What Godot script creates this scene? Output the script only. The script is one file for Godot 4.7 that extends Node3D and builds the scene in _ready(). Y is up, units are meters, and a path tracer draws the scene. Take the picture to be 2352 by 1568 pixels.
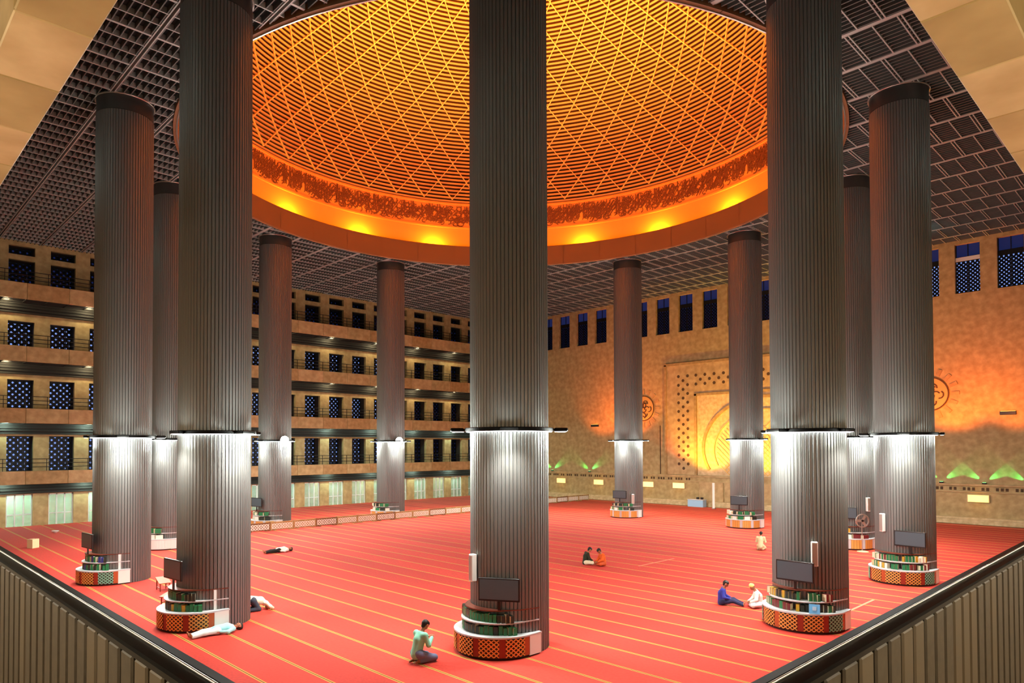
extends Node3D
# Great prayer hall: twelve steel-clad columns under a lit dome, galleries left, carved prayer wall right.
# World axes: +X towards the prayer wall, -Z towards the gallery wall, y up, hall centre at the origin, carpet at y = 0.

const CEIL := 21.95
const RC := 20.52          # circle of columns
const RR := 18.26          # dome ring
const RDOME := 19.2
const WX := 33.5           # prayer wall plane
const WZ := -34.15         # gallery wall plane
const MOD := 2.76
var M := {}
var rng := RandomNumberGenerator.new()
var right0: Vector3
var fwd0: Vector3

func _ready():
	rng.seed = 7
	setup_camera()
	setup_lights()
	make_materials()
	build_floor()
	build_ceiling()
	build_dome()
	build_gallery_wall()
	build_prayer_wall()
	build_near_balcony()
	build_columns()
	build_furniture()
	build_people()

# ------------------------------------------------------------------ camera, exposure, big lights
func setup_camera():
	var f := 1577.8
	var e := deg_to_rad(46.03)
	fwd0 = Vector3(cos(e), 0, -sin(e))
	right0 = Vector3(sin(e), 0, cos(e))
	var s := sin(0.0204)
	var c := cos(0.0204)
	var fw := fwd0 * c + Vector3.UP * s
	var u1 := Vector3.UP * c - fwd0 * s
	var sr := sin(-0.0031)
	var cr := cos(-0.0031)
	var r := right0 * cr + u1 * sr
	var u := u1 * cr - right0 * sr
	var cam := Camera3D.new()
	cam.name = "camera"
	cam.projection = Camera3D.PROJECTION_FRUSTUM
	cam.near = 0.1
	cam.far = 300.0
	cam.size = 1568.0 / f * cam.near
	cam.frustum_offset = Vector2((1176.0 - 1141.3) / f, (993.8 - 784.0) / f) * cam.near
	cam.transform = Transform3D(Basis(r, u, -fw), Vector3(-29.374, 6.0, 29.379))
	add_child(cam)
	cam.current = true
	var we := WorldEnvironment.new()
	we.name = "world_environment"
	var env := Environment.new()
	env.background_mode = Environment.BG_COLOR
	env.background_color = Color(0, 0, 0)
	env.tonemap_mode = Environment.TONE_MAPPER_LINEAR
	env.tonemap_exposure = 1.0
	env.sdfgi_enabled = true
	env.ssao_enabled = true
	env.ssil_enabled = true
	we.environment = env
	add_child(we)

const LAMP_E := 10.0        # column floodlights
const FLOOD_E := 25.0        # their downward part
const COVE_E := 350.0       # dome uplights
const POOL_E := 18.0
const GAL_E := 5.0         # unseen lamps lighting the left gallery wall
const NEAR_E := 2.6       # added fill lamps of the near galleries, out of view         # glow pools on the drum
func setup_lights():
	pass

func spot(called, at: Vector3, to: Vector3, col: Color, energy: float, angle: float, size := 0.15, parent: Node = self):
	var l := SpotLight3D.new()
	l.name = called
	l.light_color = col
	l.light_energy = energy
	l.spot_angle = angle
	l.spot_angle_attenuation = 0.6
	l.spot_range = 120.0
	l.spot_attenuation = 2.0
	l.light_size = size
	l.shadow_enabled = true
	var d := (to - at).normalized()
	var up := Vector3.UP if absf(d.y) < 0.98 else Vector3.RIGHT
	l.transform = Transform3D(Basis.looking_at(d, up), at)
	parent.add_child(l, true)
	return l

func omni(called, at: Vector3, col: Color, energy: float, size := 0.1, parent: Node = self):
	var l := OmniLight3D.new()
	l.name = called
	l.light_color = col
	l.light_energy = energy
	l.omni_range = 120.0
	l.omni_attenuation = 2.0
	l.light_size = size
	l.shadow_enabled = true
	l.position = at
	parent.add_child(l, true)
	return l

# ------------------------------------------------------------------ materials
func mat(called, col: Color, rough := 0.7, metal := 0.0, noise = null, scale := 1.0, bump := 0.0):
	var m := StandardMaterial3D.new()
	m.resource_name = called
	m.albedo_color = col
	m.roughness = rough
	m.metallic = metal
	if noise != null:
		m.albedo_texture = noise
		m.uv1_triplanar = true
		m.uv1_world_triplanar = true
		m.uv1_scale = Vector3.ONE * scale
	M[called] = m
	return m

func noise_tex(seed_: int, freq: float, lo: Color, hi: Color, octaves := 4, size := 512, mid = null) -> NoiseTexture2D:
	var n := FastNoiseLite.new()
	n.seed = seed_
	n.frequency = freq
	n.fractal_octaves = octaves
	var t := NoiseTexture2D.new()
	t.width = size
	t.height = size
	t.seamless = true
	t.noise = n
	var g := Gradient.new()
	g.set_color(0, lo)
	g.set_color(1, hi)
	if mid != null:
		g.add_point(0.5, mid)
	t.color_ramp = g
	return t

func emit(called, col: Color, energy: float, base := Color(0.9, 0.9, 0.9)):
	var m := StandardMaterial3D.new()
	m.resource_name = called
	m.albedo_color = base
	m.emission_enabled = true
	m.emission = col
	m.emission_energy_multiplier = energy
	M[called] = m
	return m

func make_materials():
	var stone := noise_tex(3, 0.012, Color(0.80, 0.74, 0.62), Color(1.0, 0.97, 0.9), 5)
	mat("stone", Color(0.75, 0.69, 0.53), 0.6, 0.0, stone, 0.22)
	mat("stone_b", Color(0.72, 0.63, 0.46), 0.6, 0.0, stone, 0.27)
	mat("stone_c", Color(0.79, 0.71, 0.56), 0.6, 0.0, stone, 0.19)
	mat("stone_pale", Color(0.86, 0.80, 0.68), 0.5, 0.0, stone, 0.3)
	mat("groove", Color(0.30, 0.22, 0.13), 0.8)
	var carpet := noise_tex(11, 0.03, Color(0.86, 0.86, 0.86), Color(1, 1, 1), 4)
	mat("carpet_a", Color(0.79, 0.215, 0.155), 0.95, 0.0, carpet, 0.5)
	mat("carpet_b", Color(0.82, 0.235, 0.17), 0.95, 0.0, carpet, 0.43)
	mat("carpet_c", Color(0.75, 0.195, 0.14), 0.95, 0.0, carpet, 0.61)
	mat("carpet_line", Color(0.80, 0.58, 0.25), 0.95)
	mat("carpet_gap", Color(0.36, 0.22, 0.09), 0.95)
	mat("carpet_seam", Color(0.90, 0.52, 0.40), 0.95)
	mat("steel", Color(0.45, 0.455, 0.45), 0.42, 0.62)
	mat("steel_dark", Color(0.32, 0.32, 0.315), 0.45, 0.85)
	mat("trim_steel", Color(0.72, 0.71, 0.69), 0.3, 0.85)
	mat("black", Color(0.025, 0.025, 0.028), 0.35)
	mat("rail_black", Color(0.012, 0.011, 0.010), 0.45)
	M.rail_black.metallic_specular = 0.2
	mat("slat_metal", Color(0.245, 0.225, 0.19), 0.5, 0.2, noise_tex(21, 0.02, Color(0.75, 0.73, 0.7), Color(1, 1, 1), 3), 1.5)
	mat("slat_metal_b", Color(0.29, 0.26, 0.21), 0.5, 0.2)
	mat("louver", Color(0.36, 0.385, 0.38), 0.55, 0.2)
	mat("ceiling_rail", Color(0.68, 0.71, 0.70), 0.5, 0.3)
	mat("ceiling_slab", Color(0.035, 0.033, 0.03), 0.9)
	mat("dome_slat", Color(0.82, 0.64, 0.40), 0.5, 0.25)
	mat("dome_rib", Color(0.95, 0.80, 0.55), 0.45, 0.25)
	mat("dome_shell", Color(0.30, 0.18, 0.08), 0.8)
	mat("fascia", Color(0.50, 0.36, 0.22), 0.55, 0.1)
	mat("drum", Color(0.90, 0.62, 0.30), 0.5, 0.1)
	mat("script_dark", Color(0.44, 0.22, 0.10), 0.6)
	mat("dark_lattice", Color(0.13, 0.12, 0.105), 0.7, 0.2)
	mat("rail_dark", Color(0.06, 0.055, 0.06), 0.5, 0.4)
	mat("screen_blue", Color(0.05, 0.065, 0.13), 0.4, 0.5)
	mat("screen_pale", Color(0.55, 0.60, 0.72), 0.4, 0.5)
	mat("reveal", Color(0.20, 0.16, 0.12), 0.8)
	emit("night_pane", Color(0.55, 0.68, 1.0), 0.9, Color(0.05, 0.06, 0.12))
	emit("night_pane_dim", Color(0.25, 0.35, 0.75), 0.12, Color(0.04, 0.05, 0.08))
	emit("hall_glow", Color(0.75, 1.0, 0.97), 1.3)
	mat("white_paint", Color(0.86, 0.88, 0.87), 0.4)
	mat("wood", Color(0.47, 0.20, 0.10), 0.5, 0.0, noise_tex(31, 0.02, Color(0.7, 0.66, 0.6), Color(1, 1, 1), 3), 2.0)
	mat("wood_red", Color(0.55, 0.17, 0.10), 0.45)
	mat("wood_orange", Color(0.66, 0.30, 0.13), 0.45)
	mat("worktop", Color(0.74, 0.76, 0.78), 0.35)
	mat("gold", Color(0.83, 0.66, 0.36), 0.4, 0.5)
	mat("mint", Color(0.45, 0.68, 0.58), 0.5)
	mat("book_green", Color(0.05, 0.42, 0.24), 0.55)
	mat("book_dark", Color(0.06, 0.11, 0.07), 0.55)
	mat("book_gold", Color(0.72, 0.58, 0.13), 0.55)
	mat("book_maroon", Color(0.40, 0.08, 0.10), 0.55)
	mat("book_white", Color(0.88, 0.88, 0.84), 0.6)
	mat("book_blue", Color(0.10, 0.16, 0.45), 0.55)
	mat("book_sky", Color(0.38, 0.70, 0.92), 0.55)
	mat("pages", Color(0.90, 0.86, 0.74), 0.8)
	mat("screen_off", Color(0.26, 0.33, 0.37), 0.3, 0.0)
	mat("cream", Color(0.87, 0.80, 0.62), 0.7)
	mat("pale_blue", Color(0.60, 0.76, 0.88), 0.5)
	emit("lamp_white", Color(1.0, 0.98, 0.94), 3.0)
	emit("lamp_soft", Color(1.0, 0.95, 0.85), 0.5)
	emit("strip_white", Color(0.96, 1.0, 1.0), 16.0)
	emit("lamp_star", Color(1.0, 0.99, 0.95), 30.0)
	emit("lamp_amber", Color(1.0, 0.62, 0.14), 3.0)
	emit("lamp_yellow", Color(1.0, 0.76, 0.14), 1.1)
	emit("lamp_green", Color(0.35, 1.0, 0.55), 2.0)
	mat("skin", Color(0.60, 0.38, 0.26), 0.6)
	mat("hair", Color(0.03, 0.025, 0.022), 0.6)

# ------------------------------------------------------------------ mesh helpers
func ST() -> SurfaceTool:
	var st := SurfaceTool.new()
	st.begin(Mesh.PRIMITIVE_TRIANGLES)
	return st

func quad(st: SurfaceTool, a: Vector3, b: Vector3, c: Vector3, d: Vector3):
	var n := (b - a).cross(d - a)
	if n.length_squared() < 1e-14:
		n = (c - b).cross(d - b)
	n = n.normalized()
	for p in [a, c, b, a, d, c]:
		st.set_normal(n)
		st.add_vertex(p)

func quad_n(st: SurfaceTool, p: Array, n: Array):
	for i in [0, 2, 1, 0, 3, 2]:
		st.set_normal(n[i])
		st.add_vertex(p[i])

func tri(st: SurfaceTool, a: Vector3, b: Vector3, c: Vector3):
	var n := (b - a).cross(c - a).normalized()
	for p in [a, c, b]:
		st.set_normal(n)
		st.add_vertex(p)

func box(st: SurfaceTool, lo: Vector3, hi: Vector3):
	obox(st, (lo + hi) / 2, (hi - lo) / 2, Basis.IDENTITY)

func obox(st: SurfaceTool, c: Vector3, h: Vector3, b: Basis, chamfer := 0.0):
	var x := b.x * h.x
	var y := b.y * h.y
	var z := b.z * h.z
	if chamfer > 0.0:
		cbox(st, c, h, b, chamfer)
		return
	quad(st, c + x - y - z, c + x + y - z, c + x + y + z, c + x - y + z)
	quad(st, c - x - y + z, c - x + y + z, c - x + y - z, c - x - y - z)
	quad(st, c - x + y - z, c - x + y + z, c + x + y + z, c + x + y - z)
	quad(st, c - x - y + z, c - x - y - z, c + x - y - z, c + x - y + z)
	quad(st, c - x - y + z, c + x - y + z, c + x + y + z, c - x + y + z)
	quad(st, c + x - y - z, c - x - y - z, c - x + y - z, c + x + y - z)

func cbox(st: SurfaceTool, c: Vector3, h: Vector3, b: Basis, k: float):
	# box with all twelve edges chamfered
	var P := func(sx, sy, sz, ax):
		var v := Vector3(sx * h.x, sy * h.y, sz * h.z)
		for i in 3:
			if i != ax:
				v[i] -= signf(v[i]) * k
		return c + b * v
	for ax in 3:
		var a1 := (ax + 1) % 3
		var a2 := (ax + 2) % 3
		for s in [-1, 1]:
			var q := []
			for uv in [[-1, -1], [1, -1], [1, 1], [-1, 1]]:
				var sg := [0, 0, 0]
				sg[ax] = s
				sg[a1] = uv[0]
				sg[a2] = uv[1]
				q.append(P.call(sg[0], sg[1], sg[2], ax))
			if s > 0:
				quad(st, q[0], q[1], q[2], q[3])
			else:
				quad(st, q[3], q[2], q[1], q[0])
		for s1 in [-1, 1]:
			for s2 in [-1, 1]:
				var q2 := []
				for t in [-1, 1]:
					var sg2 := [0, 0, 0]
					sg2[ax] = t
					sg2[a1] = s1
					sg2[a2] = s2
					q2.append(P.call(sg2[0], sg2[1], sg2[2], a1))
					q2.append(P.call(sg2[0], sg2[1], sg2[2], a2))
				if s1 * s2 > 0:
					quad(st, q2[0], q2[2], q2[3], q2[1])
				else:
					quad(st, q2[0], q2[1], q2[3], q2[2])
	for sx in [-1, 1]:
		for sy in [-1, 1]:
			for sz in [-1, 1]:
				var p0 = P.call(sx, sy, sz, 0)
				var p1 = P.call(sx, sy, sz, 1)
				var p2 = P.call(sx, sy, sz, 2)
				if sx * sy * sz > 0:
					tri(st, p0, p1, p2)
				else:
					tri(st, p0, p2, p1)

func bar(st: SurfaceTool, a: Vector3, b: Vector3, w: float, h: float, up := Vector3.UP):
	var d := (b - a)
	var L := d.length()
	if L < 1e-5:
		return
	d /= L
	var s := d.cross(up).normalized()
	var u := s.cross(d)
	obox(st, (a + b) / 2, Vector3(w / 2, h / 2, L / 2), Basis(s, u, -d))

func tube(st: SurfaceTool, a: Vector3, b: Vector3, r1: float, r2: float, n := 8, caps := true):
	var d := (b - a).normalized()
	var s := d.cross(Vector3.UP if absf(d.y) < 0.9 else Vector3.RIGHT).normalized()
	var u := s.cross(d)
	for i in n:
		var t0 := TAU * i / n
		var t1 := TAU * (i + 1) / n
		var e0 := s * cos(t0) + u * sin(t0)
		var e1 := s * cos(t1) + u * sin(t1)
		quad_n(st, [a + e0 * r1, b + e0 * r2, b + e1 * r2, a + e1 * r1], [e0, e0, e1, e1])
		if caps:
			tri(st, b, b + e1 * r2, b + e0 * r2)
			tri(st, a, a + e0 * r1, a + e1 * r1)

# profile of (radius, y) swept round the y axis between two angles; every segment flat-shaded along the profile, smooth round
func lathe(st: SurfaceTool, prof: Array, n: int, a0 := 0.0, a1 := TAU, c := Vector3.ZERO):
	for i in n:
		var t0 := a0 + (a1 - a0) * i / n
		var t1 := a0 + (a1 - a0) * (i + 1) / n
		var e0 := Vector3(cos(t0), 0, sin(t0))
		var e1 := Vector3(cos(t1), 0, sin(t1))
		for k in prof.size() - 1:
			var p: Vector2 = prof[k]
			var q: Vector2 = prof[k + 1]
			var dn := Vector2(q.y - p.y, p.x - q.x).normalized()
			var n0 := e0 * dn.x + Vector3.UP * dn.y
			var n1 := e1 * dn.x + Vector3.UP * dn.y
			quad_n(st, [c + e0 * p.x + Vector3.UP * p.y, c + e0 * q.x + Vector3.UP * q.y, c + e1 * q.x + Vector3.UP * q.y, c + e1 * p.x + Vector3.UP * p.y], [n0, n0, n1, n1])

func obj(called, st, m, parent: Node = self) -> MeshInstance3D:
	var o := MeshInstance3D.new()
	o.name = called
	o.mesh = st.commit() if st is SurfaceTool else st
	o.material_override = M[m] if m is String else m
	parent.add_child(o, true)
	return o

func node(called, at := Vector3.ZERO, turn := 0.0, parent: Node = self) -> Node3D:
	var o := Node3D.new()
	o.name = called
	o.position = at
	o.rotation.y = turn
	parent.add_child(o, true)
	return o

func tag(o: Node, label: String, category: String, group := ""):
	o.set_meta("label", label)
	o.set_meta("category", category)
	if group:
		o.set_meta("group", group)
	return o

func struct(o: Node, label := ""):
	o.set_meta("kind", "structure")
	if label:
		o.set_meta("label", label)
	return o

func stuff(o: Node):
	o.set_meta("kind", "stuff")
	return o

# ------------------------------------------------------------------ floor
func build_floor():
	var f := node("floor")
	struct(f, "red carpeted prayer hall floor with thin gold row lines")
	var st := ST()
	box(st, Vector3(-31.5, -0.4, WZ - 3.0), Vector3(WX + 0.5, -0.02, 31.5))
	obj("slab", st, "stone_b", f)
	var x := -21.4 - 1.255 * 6
	var k := 0
	var strip := BoxMesh.new()
	strip.size = Vector3(1.155, 0.02, 31.2 - WZ)
	var line := BoxMesh.new()
	line.size = Vector3(0.034, 0.021, 31.2 - WZ)
	while x < 32.2:
		var o := obj("carpet_strip", strip, ["carpet_a", "carpet_b", "carpet_c"][rng.randi() % 3], f)
		o.position = Vector3(x + 0.6275, -0.01, (31.2 + WZ) / 2)
		for s in [-0.033, 0.033]:
			var l := obj("carpet_line", line, "carpet_line", f)
			l.position = Vector3(x + s, -0.0095, (31.2 + WZ) / 2)
		var g := obj("carpet_gap", line, "carpet_gap", f)
		g.position = Vector3(x, -0.012, (31.2 + WZ) / 2)
		k += 1
		x += 1.255
	for sm in [[-0.24, 3.03, 9.4], [-2.97, -0.17, 20.2]]:
		var s2 := ST()
		box(s2, Vector3(sm[0], 0.0, sm[2] - 0.05), Vector3(sm[1], 0.006, sm[2] + 0.05))
		obj("carpet_seam", s2, "carpet_seam", f)
	var s3 := ST()
	box(s3, Vector3(31.75, 0.0, WZ + 0.2), Vector3(32.0, 0.008, 31))
	obj("border_strip", s3, "carpet_seam", f)

# ------------------------------------------------------------------ ceiling
func zclip(x: float, z0: float, z1: float, r: float) -> Array:
	# parts of the segment [z0,z1] at this x that lie outside the circle r
	if absf(x) >= r:
		return [[z0, z1]]
	var h := sqrt(r * r - x * x)
	var out := []
	if z0 < -h:
		out.append([z0, minf(z1, -h)])
	if z1 > h:
		out.append([maxf(z0, h), z1])
	return out

func panel_right(st: SurfaceTool, x0: float, z0: float, double: bool, r := 0.0):
	# louvers run along z, 10 to a module; rail along z at x0, bright cross bar along x at z0
	var y := CEIL
	var P := MOD / 3
	for i in 10:
		var x := x0 + (i + 0.5) * MOD / 10
		for s in zclip(x, z0, z0 + P, r):
			box(st, Vector3(x - 0.028, y - 0.02, s[0]), Vector3(x + 0.028, y + 0.2, s[1]))

func frame_right(st: SurfaceTool, x0: float, z0: float, double: bool, r := 0.0):
	var y := CEIL
	var P := MOD / 3
	for s in zclip(x0, z0, z0 + P, r):
		box(st, Vector3(x0 - 0.10, y - 0.035, s[0]), Vector3(x0 + 0.10, y + 0.2, s[1]))
	for dz in ([-0.07, 0.07] if double else [0.0]):
		for s in zclip(z0 + dz, x0 + 0.1, x0 + MOD - 0.1, r):
			box(st, Vector3(s[0], y - 0.045, z0 + dz - 0.024), Vector3(s[1], y + 0.2, z0 + dz + 0.024))

func panel_left(st: SurfaceTool, x0: float, z0: float, r := 0.0):
	var y := CEIL
	for i in 10:
		var x := x0 + (i + 0.5) * MOD / 10
		for s in zclip(x, z0, z0 + MOD, r):
			box(st, Vector3(x - 0.02, y - 0.02, s[0]), Vector3(x + 0.02, y + 0.2, s[1]))

func frame_left(st: SurfaceTool, x0: float, z0: float, r := 0.0):
	var y := CEIL
	for i in 3:
		var z := z0 + i * MOD / 3
		var w := 0.055 if i == 0 else 0.028
		for s in zclip(z, x0 + 0.09, x0 + MOD - 0.09, r):
			box(st, Vector3(s[0], y - 0.03, z - w), Vector3(s[1], y + 0.2, z + w))
	for dx in [-0.075, 0.075]:
		for s in zclip(x0 + dx, z0, z0 + MOD, r):
			box(st, Vector3(x0 + dx - 0.022, y - 0.045, s[0]), Vector3(x0 + dx + 0.022, y + 0.2, s[1]))

func build_ceiling():
	var c := node("ceiling")
	struct(c, "dark louvered metal ceiling around the dome opening")
	# slab with a round hole
	var st := ST()
	var X0 := -31.5
	var X1 := WX + 0.5
	var Z0 := WZ - 3.0
	var Z1 := 31.5
	var n := 144
	var ed := func(t: float) -> Vector2:
		var d := Vector2(cos(t), sin(t))
		var k := 1e9
		k = minf(k, (X1 if d.x > 0 else X0) / d.x if absf(d.x) > 1e-6 else 1e9)
		k = minf(k, (Z1 if d.y > 0 else Z0) / d.y if absf(d.y) > 1e-6 else 1e9)
		return d * k
	var corners := [atan2(Z1, X1), atan2(Z1, X0), atan2(Z0, X1), atan2(Z0, X0)]
	var ts := []
	for i in n:
		ts.append(TAU * i / n - PI)
	ts.append_array(corners)
	ts.sort()
	for i in ts.size():
		var t0: float = ts[i]
		var t1: float = ts[(i + 1) % ts.size()]
		var p0 := Vector2(cos(t0), sin(t0)) * (RR + 0.2)
		var p1 := Vector2(cos(t1), sin(t1)) * (RR + 0.2)
		var q0: Vector2 = ed.call(t0)
		var q1: Vector2 = ed.call(t1)
		for y in [CEIL + 0.2, CEIL + 0.5]:
			quad(st, Vector3(p0.x, y, p0.y), Vector3(p1.x, y, p1.y), Vector3(q1.x, y, q1.y), Vector3(q0.x, y, q0.y))
	obj("slab", st, "ceiling_slab", c)
	var kinds := {}
	for key in ["right", "left"]:
		kinds[key] = []
	var r := RR + 0.25
	# left sector modules
	var full_l := ST()
	panel_left(full_l, 0, 0)
	var full_lf := ST()
	frame_left(full_lf, 0, 0)
	var ml := full_l.commit()
	var mlf := full_lf.commit()
	var mr := []
	var mrf := []
	for d in [false, true]:
		var a := ST()
		panel_right(a, 0, 0, d)
		mr.append(a.commit())
		var b := ST()
		frame_right(b, 0, 0, d)
		mrf.append(b.commit())
	var far_l := ST()
	var far_f := ST()
	var split := -1.3 - MOD * 4
	var count := 0
	var x := -1.3 - MOD * 11
	while x < split - 0.1:
		var z := 1.24 - MOD * 13
		while z < 31:
			var cx := x + MOD / 2
			var cz := z + MOD / 2
			var dist := Vector2(cx, cz).length()
			if dist > r + 2.0:
				if cz > -24 and cz < 22:
					var o := obj("ceiling_panel", ml, "louver", c)
					o.position = Vector3(x, 0, z)
					var fr := obj("panel_frame", mlf, "ceiling_rail", o)
					count += 1
				else:
					panel_left(far_l, x, z)
					frame_left(far_f, x, z)
			elif dist > r - 2.0:
				panel_left(far_l, x, z, r)
				frame_left(far_f, x, z, r)
			z += MOD
		x += MOD
	var row := 0
	x = split
	while x < WX:
		var z := 18.0 - MOD / 3 * 60 + (0.0 if row % 2 == 0 else MOD / 6)
		var k := 0
		while z < 31:
			var dist := Vector2(x + MOD / 2, z + 0.46).length()
			var dbl := (k + (row >> 1)) % 2 == 0
			if z > WZ - 1.5:
				if dist > r + 1.6:
					if z > 14.5 and x > -6.0 and x < 22.0 and z < 27.0:
						var o := obj("ceiling_panel", mr[int(dbl)], "louver", c)
						o.position = Vector3(x, 0, z)
						obj("panel_frame", mrf[int(dbl)], "ceiling_rail", o)
						count += 1
					else:
						panel_right(far_l, x, z, dbl)
						frame_right(far_f, x, z, dbl)
				elif dist > r - 1.6:
					panel_right(far_l, x, z, dbl, r)
					frame_right(far_f, x, z, dbl, r)
			z += MOD / 3
			k += 1
		x += MOD
		row += 1
	stuff(obj("louver_field", far_l, "louver", c))
	stuff(obj("rail_field", far_f, "ceiling_rail", c))

# ------------------------------------------------------------------ dome
func build_dome():
	var d := node("dome")
	struct(d, "golden ribbed dome of horizontal slats and triangular ribs")
	d.name = "ceiling_dome"
	var y0 := 27.55
	# ring fascia of panels
	var n := 36
	var fst := ST()
	var da := TAU / n
	lathe(fst, [Vector2(RR, 21.87), Vector2(RR, 23.42), Vector2(RR + 0.06, 23.48), Vector2(RR + 0.22, 23.48), Vector2(RR + 0.22, 21.82), Vector2(RR + 0.05, 21.82), Vector2(RR, 21.87)], 6, 0.0006, da - 0.0006)
	var fm := fst.commit()
	for i in n:
		var o := obj("fascia_panel", fm, "fascia", d)
		o.rotation.y = da * i
	var rim := ST()
	lathe(rim, [Vector2(RR + 0.02, 21.77), Vector2(RR + 0.02, 21.83), Vector2(RR + 0.08, 21.83), Vector2(RR + 0.08, 21.77), Vector2(RR + 0.02, 21.77)], 144)
	obj("rim_trim", rim, "trim_steel", d)
	# cove floor, drum
	var cove := ST()
	lathe(cove, [Vector2(RR + 0.2, 22.45), Vector2(RDOME + 0.3, 22.45)], 144)
	obj("cove_floor", cove, "fascia", d)
	var dr := ST()
	lathe(dr, [Vector2(RDOME, 22.45), Vector2(RDOME, y0), Vector2(RDOME + 0.5, y0)], 144)
	obj("drum_wall", dr, "drum", d)
	for yy in [25.35, 27.42]:
		var mo := ST()
		lathe(mo, [Vector2(RDOME, yy - 0.09), Vector2(RDOME - 0.08, yy - 0.06), Vector2(RDOME - 0.08, yy + 0.06), Vector2(RDOME, yy + 0.09)], 144)
		obj("moulding", mo, "drum", d)
	# calligraphy frieze: strokes standing proud, four variants
	var variants := []
	for v in 4:
		var st := ST()
		var g := RandomNumberGenerator.new()
		g.seed = 100 + v
		var R := RDOME - 0.02
		var P := func(a: float, y: float) -> Vector3: return Vector3(cos(a) * R, y, sin(a) * R)
		var seg := TAU / 24
		for i in 130:
			var a := seg * g.randf_range(0.0, 1.0)
			var kind := g.randi() % 5
			if kind == 0:
				bar(st, P.call(a, 25.75 + g.randf() * 0.3), P.call(a + g.randf_range(-0.004, 0.004), 27.15 + g.randf() * 0.15), 0.05, 0.05, Vector3(-cos(a), 0, -sin(a)))
			elif kind == 1:
				bar(st, P.call(a, 25.6 + g.randf() * 0.4), P.call(a + 0.05, 26.9 + g.randf() * 0.3), 0.045, 0.05, Vector3(-cos(a), 0, -sin(a)))
			else:
				var cy := g.randf_range(25.65, 27.05)
				var rr := g.randf_range(0.12, 0.32)
				var b0 := g.randf() * TAU
				var last: Vector3 = P.call(a + cos(b0) * rr / R, cy + sin(b0) * rr * 0.8)
				for k in 7:
					var b := b0 + (k + 1) * 0.62
					var nx: Vector3 = P.call(a + cos(b) * rr / R, cy + sin(b) * rr * 0.8)
					bar(st, last, nx, 0.05, 0.05, Vector3(-cos(a), 0, -sin(a)))
					last = nx
		variants.append(st.commit())
	for i in 24:
		var o := obj("calligraphy_panel", variants[(i * 3 + (i >> 2)) % 4], "script_dark", d)
		o.rotation.y = TAU / 24 * i
	# shell
	var sh := ST()
	var prof := []
	for k in 31:
		var ph := PI / 2 * k / 30
		prof.append(Vector2((RDOME + 0.45) * cos(ph), y0 + (RDOME + 0.45) * sin(ph)))
	lathe(sh, prof, 96)
	obj("shell", sh, "dome_shell", d)
	# slats, one ring each
	var dphi := deg_to_rad(4.6)
	var step := dphi / 5
	var ph0 := deg_to_rad(0.35)
	var k2 := 0
	while ph0 + k2 * step < deg_to_rad(86):
		var ph := ph0 + k2 * step
		var w := step * 0.23
		var st := ST()
		var r0 := RDOME - 0.04
		var r1 := RDOME + 0.12
		var A := Vector2(r0 * cos(ph - w), y0 + r0 * sin(ph - w))
		var B := Vector2(r0 * cos(ph + w), y0 + r0 * sin(ph + w))
		var C := Vector2(r1 * cos(ph + w), y0 + r1 * sin(ph + w))
		var D := Vector2(r1 * cos(ph - w), y0 + r1 * sin(ph - w))
		lathe(st, [A, B, C, D, A], 96)
		obj("slat", st, "dome_slat", d)
		k2 += 1
	# ribs: 48 leaning each way through the triangle lattice
	for s in [-1, 1]:
		var st := ST()
		var R := RDOME - 0.08
		var last := Vector3.ZERO
		for k in 17:
			var ph := dphi * k + 0.012
			var a: float = s * (TAU / 96) * k
			var p := Vector3(R * cos(ph) * cos(a), y0 + R * sin(ph), R * cos(ph) * sin(a))
			if k > 0:
				bar(st, last, p, 0.062, 0.12, (Vector3(0, y0, 0) - p).normalized())
			last = p
		var m := st.commit()
		for i in 48:
			var o := obj("rib", m, "dome_rib", d)
			o.rotation.y = TAU / 48 * i
	# cove lamps
	for i in 18:
		var a := TAU * i / 18 - PI / 4
		var e := Vector3(cos(a), 0, sin(a))
		var lamp := node("cove_lamp", e * (RR + 0.60) + Vector3(0, 22.98, 0), -a)
		tag(lamp, "amber uplight hidden in the dome's cove ring", "lamp", "amber cove uplights round the dome")
		var st := ST()
		cbox(st, Vector3(0, 0.12, 0), Vector3(0.12, 0.12, 0.3), Basis.IDENTITY, 0.02)
		box(st, Vector3(-0.03, -0.53, -0.03), Vector3(0.03, 0.02, 0.03))
		obj("housing", st, "black", lamp)
		var ls := ST()
		box(ls, Vector3(-0.1, 0.24, -0.27), Vector3(0.1, 0.26, 0.27))
		obj("lens", ls, "lamp_amber", lamp)
		spot("cove_spot", e * (RR + 0.62) + Vector3(0, 23.33, 0), e * -13.0 + Vector3(0, 42, 0), Color(1.0, 0.60, 0.21), COVE_E, 50.0, 0.06)
		omni("pool_light", e * (RR + 0.33) + Vector3(0, 23.36, 0), Color(1.0, 0.66, 0.16), POOL_E, 0.1)

# ------------------------------------------------------------------ gallery wall
const TOPS := [4.3, 9.0, 13.65, 18.4]
const BOTS := [3.3, 7.88, 12.5, 17.2]
const BAYX0 := 5.76

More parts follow.
